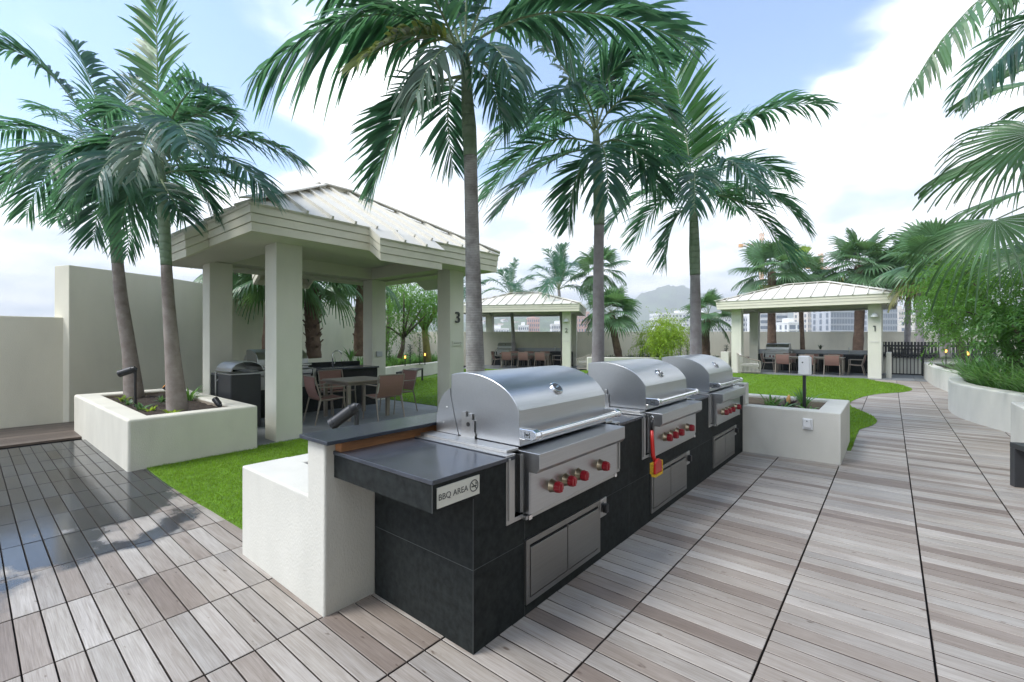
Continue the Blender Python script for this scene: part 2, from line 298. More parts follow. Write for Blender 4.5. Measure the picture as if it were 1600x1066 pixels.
# ------------------------------------------------------------------ mesh helpers
class MB:
    def __init__(s): s.v = []; s.f = []; s.m = []; s.n = 0
    def add(s, verts, faces, mi=0):
        o = s.n; s.v.extend(verts); s.n += len(verts)
        for f in faces: s.f.append(tuple(i+o for i in f)); s.m.append(mi)
    def box(s, x0, x1, y0, y1, z0, z1, mi=0):
        s.add([(x0,y0,z0),(x1,y0,z0),(x1,y1,z0),(x0,y1,z0),(x0,y0,z1),(x1,y0,z1),(x1,y1,z1),(x0,y1,z1)],
              [(3,2,1,0),(4,5,6,7),(0,1,5,4),(1,2,6,5),(2,3,7,6),(3,0,4,7)], mi)
    def bar(s, p, q, w, h, mi=0, up=(0,0,1)):
        p = Vector(p); q = Vector(q); d = (q-p).normalized(); u = Vector(up)
        a = d.cross(u)
        if a.length < 1e-4: a = d.cross(Vector((1,0,0)))
        a.normalize(); b = a.cross(d)
        vs = []
        for c in (p, q):
            for (i, j) in ((-1,-1),(1,-1),(1,1),(-1,1)): vs.append(tuple(c+a*(i*w/2)+b*(j*h/2)))
        s.add(vs, [(0,1,2,3),(7,6,5,4),(1,0,4,5),(2,1,5,6),(3,2,6,7),(0,3,7,4)], mi)
    def tube(s, pts, rad, n=8, mi=0, caps=True):
        pts = [Vector(p) for p in pts]
        if isinstance(rad, (int, float)): rad = [rad]*len(pts)
        ref = None; vs = []; fs = []
        for i, p in enumerate(pts):
            t = (pts[min(i+1, len(pts)-1)]-pts[max(i-1, 0)]).normalized()
            if ref is None: ref = t.cross(Vector((0,0,1)) if abs(t.z) < .9 else Vector((1,0,0))).normalized()
            ref = (ref-t*ref.dot(t)).normalized(); b = t.cross(ref)
            for k in range(n):
                a = 2*math.pi*k/n; vs.append(tuple(p+(ref*math.cos(a)+b*math.sin(a))*rad[i]))
        for i in range(len(pts)-1):
            for k in range(n): fs.append((i*n+k, i*n+(k+1)%n, (i+1)*n+(k+1)%n, (i+1)*n+k))
        if caps: fs.append(tuple(range(n-1,-1,-1))); fs.append(tuple((len(pts)-1)*n+k for k in range(n)))
        s.add(vs, fs, mi)
    def cyl(s, p, q, r0, r1=None, n=16, mi=0): s.tube([p, q], [r0, r0 if r1 is None else r1], n, mi)
    def prism(s, poly, axis, a, b, mi=0):
        """poly: 2-D outline; axis 0/1/2 = extrusion axis; order of the two other axes is (y,z),(x,z),(x,y)"""
        def mk(p, t): return {0: (t, p[0], p[1]), 1: (p[0], t, p[1]), 2: (p[0], p[1], t)}[axis]
        n = len(poly); vs = [mk(p, a) for p in poly]+[mk(p, b) for p in poly]
        fs = [tuple(range(n)), tuple(range(2*n-1, n-1, -1))]+[(i, n+i, n+(i+1) % n, (i+1) % n) for i in range(n)]
        s.add(vs, fs, mi)
    def build(s, name, mats, parent=None, bevel=0, smooth=False, seg=2, loc=None, rotz=0, world=True, fix=True):
        me = bpy.data.meshes.new(name)
        v = np.array(s.v, dtype=float).reshape(-1, 3)
        if parent is None and loc is None:
            lo = v.min(0); hi = v.max(0); loc = ((lo[0]+hi[0])/2, (lo[1]+hi[1])/2, lo[2])
            v = v-np.array(loc)
        elif parent is not None and world:
            p = parent; o = np.array(p.location)
            while p.parent: p = p.parent; o = o+np.array(p.location)
            v = v-o
        elif loc is not None and world and parent is None: v = v-np.array(loc)
        me.from_pydata(v.tolist(), [], s.f)
        ml = mats if isinstance(mats, (list, tuple)) else [mats]
        for x in ml: me.materials.append(x)
        me.polygons.foreach_set('material_index', s.m)
        if smooth: me.polygons.foreach_set('use_smooth', [True]*len(me.polygons))
        if fix:
            import bmesh
            bm = bmesh.new(); bm.from_mesh(me); bmesh.ops.recalc_face_normals(bm, faces=bm.faces); bm.to_mesh(me); bm.free()
        me.update()
        o = bpy.data.objects.new(name, me); COL.objects.link(o)
        if parent is not None: o.parent = parent
        elif loc is not None: o.location = loc; o.rotation_euler[2] = rotz
        if bevel:
            b = o.modifiers.new('bevel', 'BEVEL'); b.width = bevel; b.segments = seg; b.limit_method = 'ANGLE'; b.angle_limit = R(40)
            b.harden_normals = False
        return o
def sharp(o, ang=35):
    me = o.data; me.polygons.foreach_set('use_smooth', [True]*len(me.polygons))
    me.set_sharp_from_angle(angle=R(ang)); return o
def tag(o, label=None, cat=None, group=None, kind=None):
    if label: o['label'] = label
    if cat: o['category'] = cat
    if group: o['group'] = group
    if kind: o['kind'] = kind
    return o
def thing(name, label, cat, loc=(0,0,0), rotz=0, group=None):
    o = bpy.data.objects.new(name, None); COL.objects.link(o); o.location = loc; o.rotation_euler[2] = rotz; o.empty_display_size = .2
    return tag(o, label, cat, group)
KIDS = {}
def children(o): return [c for c in COL.objects if c.parent == o]
def copy_tree(o, loc=None, rotz=None, label=None, group=None, parent=None, mats=None):
    c = o.copy(); COL.objects.link(c); c.parent = parent
    for ch in children(o): copy_tree(ch, parent=c)
    if loc is not None: c.location = loc
    if rotz is not None: c.rotation_euler[2] = rotz
    if label: c['label'] = label
    if group: c['group'] = group
    return c
def at(px, py, d):
    u = (px-800)/711; v = (530-py)/711
    return Vector(((-math.sin(TH)+u*math.cos(TH))*d, (math.cos(TH)+u*math.sin(TH))*d, EYE+v*d))
FONT = {}
def text_mesh(txt, size, M3, depth=.004):
    cu = bpy.data.curves.new('lettering', 'FONT'); cu.body = txt; cu.size = size; cu.extrude = depth; cu.align_x = 'CENTER'; cu.align_y = 'CENTER'
    cu.resolution_u = 4
    o = bpy.data.objects.new('lettering', cu); COL.objects.link(o); bpy.context.view_layer.update()
    me = bpy.data.meshes.new_from_object(o.evaluated_get(bpy.context.evaluated_depsgraph_get()))
    bpy.data.objects.remove(o); bpy.data.curves.remove(cu)
    me.transform(M3); return me
def face_px(center): # text on a face that looks towards +X
    return Matrix(((0,0,1,center[0]),(1,0,0,center[1]),(0,1,0,center[2]),(0,0,0,1)))
def face_my(center): # text on a face that looks towards -Y
    return Matrix(((1,0,0,center[0]),(0,0,-1,center[1]),(0,1,0,center[2]),(0,0,0,1)))
def mesh_obj(name, me, m, parent=None, loc=None):
    me.materials.clear(); me.materials.append(m); o = bpy.data.objects.new(name, me); COL.objects.link(o)
    if parent: o.parent = parent
    if loc: o.location = loc
    return o
def inpoly(x, y, poly):
    c = np.zeros(len(x), bool); n = len(poly)
    for i in range(n):
        x0, y0 = poly[i]; x1, y1 = poly[(i+1) % n]
        if y0 == y1: continue
        k = ((y0 > y) != (y1 > y)) & (x < (x1-x0)*(y-y0)/(y1-y0)+x0); c ^= k
    return c
# ------------------------------------------------------------------ the setting: ground, deck, paving, lawn
def setting():
    m = MB(); n = 48; rad = 4200
    m.add([(rad*math.cos(2*math.pi*i/n), rad*math.sin(2*math.pi*i/n), -34.) for i in range(n)], [tuple(range(n))])
    tag(m.build('ground', M['city'], loc=(0,0,-34), world=True), kind='structure')
    m = MB(); m.box(-40, 14, -7, 52, -.9, -.045)
    tag(m.build('roof_terrace', M['rubber']), kind='structure')
setting()
LAWN = [(-6.86,1.38),(-6.1,1.37),(-5.5,1.375),(-5.06,1.39),(-4.7,1.41),(-4.31,1.42),(-4.04,1.43),(-3.5,1.45),(-3.5,7.7),(-.62,7.7),
        (-.425,7.82),(-.42,8.2),(-.42,9.05),(-.409,9.73),(-.342,10.0),(-.26,10.3),(-.21,10.65),(-.2,11.0),(-.23,11.3),(-.295,11.63),(-.38,11.95),(-.47,12.2),(-.6,12.6),
        (-.69,12.87),(-.74,13.2),(-.76,13.5),(-.755,13.85),(-.72,14.3),(-.668,14.7),(-.58,15.25),(-.468,15.75),(-.35,16.15),(-.204,16.55),(-.03,16.85),(.15,17.15),(.3,17.45),(.413,17.84),(.48,18.2),(.5,18.53),
        (.49,18.9),(.444,19.2),(.33,19.8),(.18,20.35),(-.05,20.8),(-.3,21.1),(-.62,21.9),(-.7,22.28),(-6.1,22.28),(-6.4,22.4),(-9.2,20.8),(-11.6,19.3),(-12.6,18.9),(-17.2,16.3),(-16.2,14.5),(-15.1,12.7),(-14.6,11.3),(-14.0,9.9),(-13.0,8.4),(-12.0,7.3),
        (-11.0,6.95),(-6.99,6.95),(-6.99,2.7),(-6.84,2.62)]
def deck():
    P = .645; X0 = -1.13; wd = .1075; m = MB(); gap = .0034; b = .0022
    lx = [p for p in LAWN]
    def plank(x0, x1, y0, y1, z):
        vs = [(x0,y0,-.03),(x1,y0,-.03),(x1,y1,-.03),(x0,y1,-.03),(x0,y0,z-b),(x1,y0,z-b),(x1,y1,z-b),(x0,y1,z-b),(x0+b,y0+b,z),(x1-b,y0+b,z),(x1-b,y1-b,z),(x0+b,y1-b,z)]
        m.add(vs, [(4,5,9,8),(5,6,10,9),(6,7,11,10),(7,4,8,11),(8,9,10,11)])
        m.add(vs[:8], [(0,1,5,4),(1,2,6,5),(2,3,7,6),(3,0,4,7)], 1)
    boards = []
    for k in range(-14, 8):
        xa = X0+P*k; xb = xa+P
        ny = int((22.5+2.2)/wd)
        for j in range(ny):
            ya = -2.2+j*wd
            boards.append((xa, xb, ya, ya+wd))
    B = np.array(boards); cx = (B[:,0]+B[:,1])/2; cy = (B[:,2]+B[:,3])/2
    inside = np.ones(len(B), bool)
    for ix in (0, 1):
        for iy in (2, 3): inside &= inpoly(B[:,ix], B[:,iy], LAWN)
    cover = (cx > -3.3) & (cx < -1.9) & (cy > 1.7) & (cy < 6.8)
    p3 = (cx < -7.3) & (cy > 2.9)
    far = (cx < -4) & (cy > 2.6)
    keep = ~(inside | cover | p3 | far)
    for i in np.nonzero(keep)[0]:
        xa, xb, ya, yb = B[i]
        if yb > 22.28: continue
        dz = random.uniform(-.0012, .0012)
        if xa < -9.95: continue
        plank(xa+.005, xb-.005, ya+gap, yb-gap, dz)
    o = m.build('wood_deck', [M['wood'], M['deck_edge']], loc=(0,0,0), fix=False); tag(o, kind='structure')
    m = MB()                                 # boards laid the other way along the far left wall
    def plank(x0, x1, y0, y1, z): m.box(x0, x1, y0, y1, -.03, z)
    for j in range(18):
        x = -9.822-j*wd-wd/2
        for yy in np.arange(-2.2, 1.4, 1.2): plank(x-wd/2+.002, x+wd/2-.002, yy, yy+1.196, random.uniform(-.001, .001))
    o = m.build('border_boards', M['deck_dark'], loc=(0,0,0), fix=False); tag(o, kind='structure')
deck()
def paving():
    m = MB()
    def tiles(x0, x1, y0, y1, px, py, z, rot=0, c=(0,0)):
        nx = int(round((x1-x0)/px)); ny = int(round((y1-y0)/py)); ca, sa = math.cos(rot), math.sin(rot)
        for i in range(nx):
            for j in range(ny):
                a, b2 = x0+(x1-x0)*i/nx, x0+(x1-x0)*(i+1)/nx; e, f = y0+(y1-y0)*j/ny, y0+(y1-y0)*(j+1)/ny; g = .004
                pts = [(a+g,e+g),(b2-g,e+g),(b2-g,f-g),(a+g,f-g)]
                pts = [(c[0]+x*ca-y*sa, c[1]+x*sa+y*ca) for x, y in pts]
                zt = z+random.uniform(-.0008, .0008)
                m.add([(x, y, -.044) for x, y in pts]+[(x, y, zt) for x, y in pts], [(4,5,6,7),(0,1,5,4),(1,2,6,5),(2,3,7,6),(3,0,4,7)])
    tiles(-10.95, -7.0, 2.68, 6.9, .66, .61, .004)
    tiles(-6.05, 3.4, 22.3, 29.5, .68, .72, .004)
    tiles(-3.1, 3.1, -.45, 4.9, .69, .67, .004, P2ROT, P2O)
    tag(m.build('paving', M['slab'], loc=(0,0,0), fix=False), kind='structure')
P2ROT = R(27); P2O = (-14.66, 18.05)
paving()
def lawn():
    m = MB(); n = len(LAWN)
    m.add([(x, y, .006) for x, y in LAWN]+[(x, y, -.04) for x, y in LAWN], [tuple(range(n))]+[(i, n+i, n+(i+1) % n, (i+1) % n) for i in range(n)])
    o = m.build('turf_bed', M['turf_base'], loc=(0,0,0)); tag(o, kind='structure')
    rng = np.random.default_rng(3); V = []; 
    for (x0, x1, y0, y1, dens, h, w) in ((-7, -3.5, 1.3, 7, 6500, .026, .0055), (-3.6, .6, 7.6, 14, 2600, .03, .009), (-14, -3.5, 7, 14, 800, .03, .014), (-3.6, .6, 14, 22.3, 1300, .032, .014), (-17.5, -3.5, 14, 22.5, 500, .034, .02), (-14,-7,6.9,7.05,800,.03,.014)):
        k = int((x1-x0)*(y1-y0)*dens)
        x = rng.uniform(x0, x1, k); y = rng.uniform(y0, y1, k); ok = inpoly(x, y, LAWN); x = x[ok]; y = y[ok]; k = len(x)
        a = rng.uniform(0, 2*math.pi, k); hh = h*rng.uniform(.55, 1.2, k); l = rng.uniform(.2, 1.0, k)*h; b = rng.uniform(0, 2*math.pi, k)
        p0 = np.stack([x-np.cos(a)*w/2, y-np.sin(a)*w/2, np.full(k, .005)], 1); p1 = np.stack([x+np.cos(a)*w/2, y+np.sin(a)*w/2, np.full(k, .005)], 1)
        p2 = np.stack([x+np.cos(b)*l, y+np.sin(b)*l, hh+.005], 1)
        V.append(np.stack([p0, p1, p2], 1).reshape(-1, 3))
    V = np.concatenate(V); nt = len(V)//3
    me = bpy.data.meshes.new('grass'); me.vertices.add(len(V)); me.vertices.foreach_set('co', V.ravel())
    me.loops.add(len(V)); me.loops.foreach_set('vertex_index', np.arange(len(V)))
    me.polygons.add(nt); me.polygons.foreach_set('loop_start', np.arange(0, len(V), 3)); me.update(); me.validate()
    me.materials.append(M['turf']); o = bpy.data.objects.new('grass', me); COL.objects.link(o)
    tag(o, 'short bright green turf between deck and pavilions', 'grass', kind='stuff')
lawn()

# ------------------------------------------------------------------ walls of the terrace
def wall_path(name, pts, h, th, label, cat, m, z0=-.04, bevel=.012):
    """a wall along a line of points; pts is its face towards the terrace, thickness goes to the left of the walk"""
    n = len(pts); P = [Vector((p[0], p[1], 0)) for p in pts]; out = []
    for i in range(n):
        a = (P[i]-P[max(i-1,0)]); b = (P[min(i+1,n-1)]-P[i])
        if a.length < 1e-6: a = b
        if b.length < 1e-6: b = a
        a.normalize(); b.normalize(); t = (a+b).normalized(); nn = Vector((-t.y, t.x, 0)); k = 1/max(.4, nn.dot(Vector((-a.y, a.x, 0))))
        out.append(P[i]+nn*th*k)
    mb = MB(); hs = h if isinstance(h, (list, tuple)) else [h]*n
    vs = []
    for i in range(n): vs += [(P[i].x,P[i].y,z0),(P[i].x,P[i].y,hs[i]),(out[i].x,out[i].y,hs[i]),(out[i].x,out[i].y,z0)]
    fs = [(3,2,1,0), (4*n-4,4*n-3,4*n-2,4*n-1)]
    for i in range(n-1):
        for k in range(4): fs.append((4*i+k, 4*i+(k+1)%4, 4*(i+1)+(k+1)%4, 4*(i+1)+k))
    mb.add(vs, fs)
    o = mb.build(name, m, bevel=bevel); tag(o, label, cat); sharp(o, 30); return o
wall_path('boundary_wall', [(-11.9,-4.5),(-11.93,-.5),(-11.98,1.235)], 1.95, .35, 'low plain stucco wall beside the wet boards, joined to the tall wall', 'wall', M['wallpaint'])
wall_path('boundary_wall', [(-11.82,1.24),(-12.45,2.76),(-13.1,3.7),(-13.92,4.9),(-14.75,6.37),(-16.45,8.86),(-19.2,13.0),(-21.7,17.0)], 2.93, .42, 'tall bending stucco wall standing behind the nearest pavilion', 'wall', M['wallpaint'])
c0 = at(1480, 518, 27); c1 = at(2000, 518, 27); c2 = at(640, 518, 27)
wall_path('boundary_wall', [(c2.x, c2.y), ((c2.x+c0.x)/2, (c2.y+c0.y)/2), (c0.x, c0.y), (c1.x, c1.y)], 1.98, .4, 'long straight stucco parapet closing the terrace in front of the city', 'wall', M['wallpaint'])

# ------------------------------------------------------------------ planters
def ring(name, outer, inner, h, label, liner=True, soil=.1, m='stucco', bevel=.03, extra=None):
    root = thing(name, label, 'planter', (outer[0][0], outer[0][1], 0))
    n = len(outer); mb = MB(); z0 = -.04
    vs = [(x,y,z0) for x,y in outer]+[(x,y,h) for x,y in outer]+[(x,y,h) for x,y in inner]+[(x,y,z0) for x,y in inner]
    fs = []
    for k in range(3):
        for i in range(n): j = (i+1) % n; fs.append((k*n+i, k*n+j, (k+1)*n+j, (k+1)*n+i))
    mb.add(vs, fs)
    if extra: extra(mb)
    w = mb.build('planter_wall', M[m], root, bevel=bevel, seg=3); sharp(w, 30)
    s = MB(); nx = 26
    xs = [p[0] for p in inner]; ys = [p[1] for p in inner]
    x0, x1, y0, y1 = min(xs)-.02, max(xs)+.02, min(ys)-.02, max(ys)+.02
    ax = np.linspace(x0, x1, nx); ay = np.linspace(y0, y1, nx)
    ok = None; idx = {}; V = []; F = []
    exp = [((x-(x0+x1)/2)*1.03+(x0+x1)/2, (y-(y0+y1)/2)*1.03+(y0+y1)/2) for x, y in inner]
    GX, GY = np.meshgrid(ax, ay, indexing='ij'); ins = inpoly(GX.ravel(), GY.ravel(), exp).reshape(nx, nx)
    for i in range(nx):
        for j in range(nx): V.append((ax[i], ay[j], h-soil+random.uniform(-.018, .018)))
    for i in range(nx-1):
        for j in range(nx-1):
            if ins[i,j] and ins[i+1,j] and ins[i+1,j+1] and ins[i,j+1]: F.append((i*nx+j, (i+1)*nx+j, (i+1)*nx+j+1, i*nx+j+1))
    s.add(V, F); so_ = s.build('soil', M['soil'], root, smooth=True)
    if liner:
        l = MB(); cx = sum(xs)/n; cy = sum(ys)/n; t = .012
        for i in range(n):
            j = (i+1) % n; a = Vector((*inner[i], 0)); b = Vector((*inner[j], 0)); d = (b-a).normalized(); nn = Vector((-d.y, d.x, 0))
            if nn.dot(Vector((cx, cy, 0))-a) < 0: nn = -nn
            q = nn*t; l.add([tuple(a+nn*.003+Vector((0,0,h-soil-.05))), tuple(b+nn*.003+Vector((0,0,h-soil-.05))), tuple(b+nn*.003+Vector((0,0,h-.035))), tuple(a+nn*.003+Vector((0,0,h-.035))),
                             tuple(a+q+Vector((0,0,h-soil-.05))), tuple(b+q+Vector((0,0,h-soil-.05))), tuple(b+q+Vector((0,0,h-.035))), tuple(a+q+Vector((0,0,h-.035)))], [(0,1,2,3),(4,5,6,7),(3,2,6,7),(0,1,5,4),(1,2,6,5),(0,3,7,4)])
        l.build('liner', M['timber_liner'], root)
    return root
ring('concrete_planter', [(-10.58,1.17),(-6.79,1.2),(-6.86,2.64),(-10.6,2.66)], [(-10.28,1.47),(-7.02,1.44),(-7.08,2.4),(-10.3,2.42)], .605, 'large pale concrete planter on the wet boards holding two palms', soil=.07)
def stub(mb):
    mb.prism([(-3.58,-.04),(-2.408,-.04),(-2.408,.957),(-2.605,.957),(-2.605,.632),(-3.58,.632)], 1, 1.27, 1.60)
    mb.box(-2.6, -2.412, 1.601, 6.83, -.04, .955)
    mb.box(-2.40, -1.53, 6.86, 7.02, -.04, .93)
ring('concrete_planter', [(-3.578,1.535),(-2.61,1.535),(-2.61,6.835),(-.47,6.835),(-.47,8.42),(-3.578,8.42)], [(-3.34,1.56),(-2.66,1.56),(-2.66,7.06),(-.72,7.06),(-.72,8.2),(-3.34,8.2)], .63, 'long pale concrete planter behind the grill counter with a raised end wall', soil=.13, m='stucco_white', extra=stub)

# winding white planter along the right side of the path
RP = [(2.6,7.6),(1.95,9.3),(1.62,10.55),(1.42,11.15),(1.2,11.78),(1.04,12.4),(.965,13.1),(.965,13.8),(1.03,14.6),(1.2,15.6),(1.6,16.8)]
def winding():
    inner = [(2.85,7.7),(2.2,9.4),(1.87,10.64),(1.66,11.25),(1.45,11.86),(1.29,12.45),(1.215,13.1),(1.215,13.75),(1.28,14.5),(1.44,15.5),(1.8,16.6)]
    out = RP+[(6.5,16.8),(6.5,7.6)]; inn = inner+[(6.2,16.6),(6.2,7.7)]
    return ring('curved_planter', out, inn, .66, 'winding white planter of strap-leaved plants at the right of the path', liner=False, soil=.06, m='stucco_white')
winding()
ring('curved_planter', [(1.62,17.0),(1.27,18.4),(1.1,20.0),(1.02,21.9),(1.0,24.4),(5.5,24.4),(5.5,17.0)], [(1.85,17.2),(1.5,18.5),(1.33,20.1),(1.25,21.9),(1.23,24.2),(5.3,24.2),(5.3,17.2)], .62, 'far white planter between the winding planter and the slatted gate', liner=False, soil=.06, m='stucco_white')
def endblock():
    m = MB(); m.prism([(1.38,9.05),(2.3,9.05),(2.3,10.3),(1.7,10.3),(1.38,10.05)], 2, -.04, .60)
    tag(m.build('concrete_block', M['stucco_white'], bevel=.02, seg=3), 'square-edged pale block at the right edge of the photo, beyond the dark bench', 'block')
endblock()
wall_path('planter_wall', [(-16.6,14.9),(-15.5,12.9),(-15.0,11.4),(-14.4,10.0),(-13.4,8.6),(-12.3,7.6),(-11.5,7.3)][::-1], [.52]*7, -.22, 'low curving white bed wall behind the small lawn bench', 'wall', M['stucco_white'], bevel=.03)
wall_path('planter_wall', [(-11.35,19.35),(-8.6,21.3),(-6.05,23.0)], .66, .25, 'low straight bed wall joining the two far pavilions across the lawn', 'wall', M['stucco_white'], bevel=.03)
def corner_posts():
    m = MB(); m.box(-6.12, -5.78, 22.6, 23.1, -.04, .95); tag(m.build('garden_wall', M['stucco_white'], bevel=.015), 'short upright wall end against the left column of pavilion 1', 'wall')
    m = MB(); m.box(-.15, .02, 23.2, 25.1, -.04, 1.0); tag(m.build('garden_wall', M['stucco_white'], bevel=.015), 'short upright wall end between pavilion 1 and the gate', 'wall')
    m = MB(); m.box(-.27, -.16, 23.55, 23.75, 0, .96); 
corner_posts()

# ------------------------------------------------------------------ pavilions
def fascia_ring(root, path, hgt, cap=True):
    """stepped boards along a closed path of (x, y, z_bottom); anticlockwise seen from above"""
    n = len(path); P = [Vector((p[0], p[1], 0)) for p in path]
    def offs(d):
        o = []
        for i in range(n):
            a = (P[i]-P[i-1]).normalized(); b = (P[(i+1)%n]-P[i]).normalized()
            na = Vector((a.y,-a.x,0)); nb = Vector((b.y,-b.x,0)); s = na+nb; s = s/max(.3, s.dot(na)); o.append(P[i]+s*d)
        return o
    mb = MB(); k3 = hgt/3
    for k in range(3):
        A = offs(.012*k); B = offs(-.05); z0 = k*k3+(.006 if k else 0); z1 = (k+1)*k3
        vs = []
        for i in range(n):
            zb = path[i][2]; vs += [(A[i].x,A[i].y,zb+z0),(A[i].x,A[i].y,zb+z1-.001*(k<2)),(B[i].x,B[i].y,zb+z1-.001*(k<2)),(B[i].x,B[i].y,zb+z0)]
        fs = []
        for i in range(n):
            j = (i+1) % n
            for q in range(4): fs.append((4*i+q, 4*i+(q+1)%4, 4*j+(q+1)%4, 4*j+q))
        mb.add(vs, fs)
    return mb.build('fascia', M['fascia'], root)
def roof_plane(mb, eave0, eave1, top1, top0, rib=.4, rh=.05, th=.03, first=.5, panel=True):
    """panel with standing seams; eave0->eave1 along the eave (seen from outside left to right), top0/top1 above them"""
    e0, e1, t1, t0 = map(Vector, (eave0, eave1, top1, top0)); d = (e1-e0).normalized(); nrm = (e1-e0).cross(t0-e0 if (t0-e0).length > .01 else t1-e0).normalized()
    if nrm.z < 0: nrm = -nrm
    poly = [e0, e1, t1, t0] if (t1-t0).length > .01 else [e0, e1, t1]
    if panel:
        n = len(poly); mb.add([tuple(p-nrm*th) for p in poly]+[tuple(p) for p in poly], [tuple(range(n, 2*n)), tuple(range(n-1,-1,-1))]+[(i,(i+1)%n,n+(i+1)%n,n+i) for i in range(n)])
    up = nrm.cross(d).normalized()
    if up.z < 0: up = -up
    L = (e1-e0).length; k = max(1, int(L/rib)); 
    for i in range(1, k):
        s = L*i/k; p = e0+d*s
        # walk up to the hip or ridge
        a0 = (t0-e0).dot(d); a1 = (t1-e0).dot(d); H = (t0-e0).dot(up)
        if s < a0: h = H*s/a0 if a0 > 1e-6 else H
        elif s > a1: h = H*(L-s)/(L-a1) if L-a1 > 1e-6 else H
        else: h = H
        if h < .12: continue
        mb.bar(p-up*.02+nrm*rh/2, p+up*(h-.03)+nrm*rh/2, .034, rh, 1, up=nrm)
def hip_roof(root, x0, x1, y0, y1, z, ridge_a, ridge_b, rib=.4, bumps=None):
    mb = MB(); A = Vector(ridge_a); B = Vector(ridge_b)
    alongx = abs(A.x-B.x) > abs(A.y-B.y)
    c = [(x0,y0,z),(x1,y0,z),(x1,y1,z),(x0,y1,z)]
    if alongx:
        a, b = (A, B) if A.x < B.x else (B, A)
        pl = [(c[0],c[1],b,a),(c[1],c[2],b,b),(c[2],c[3],a,b),(c[3],c[0],a,a)]; hips = [(c[0],a),(c[1],b),(c[2],b),(c[3],a)]
    else:
        a, b = (A, B) if A.y < B.y else (B, A)
        pl = [(c[0],c[1],a,a),(c[1],c[2],b,a),(c[2],c[3],b,b),(c[3],c[0],a,b)]; hips = [(c[0],a),(c[1],a),(c[2],b),(c[3],b)]
    for p in pl: roof_plane(mb, *p, rib=rib)
    if bumps:                                # the eave runs on further down the slope in the middle of each side
        for (e0, e1, f1, f0) in bumps: roof_plane(mb, f0, f1, e1, e0, rib=.37)
    rf = mb.build('roof', [M['metalroof'], M['metalroof']], root)
    cp = MB()
    for p, q in hips+[(a, b)]:
        p = Vector(p); q = Vector(q)
        if (p-q).length < .02: continue
        cp.bar(p+Vector((0,0,.045)), q+Vector((0,0,.052)), .24, .024, 0)
    c_ = cp.build('ridge_cap', M['metalroof'], rf)
    return rf
def column(root, x, y, w, h): 
    m = MB(); m.box(x, x+w, y, y+w, -.04, h); return m.build('column', M['paint'], root, bevel=.012)
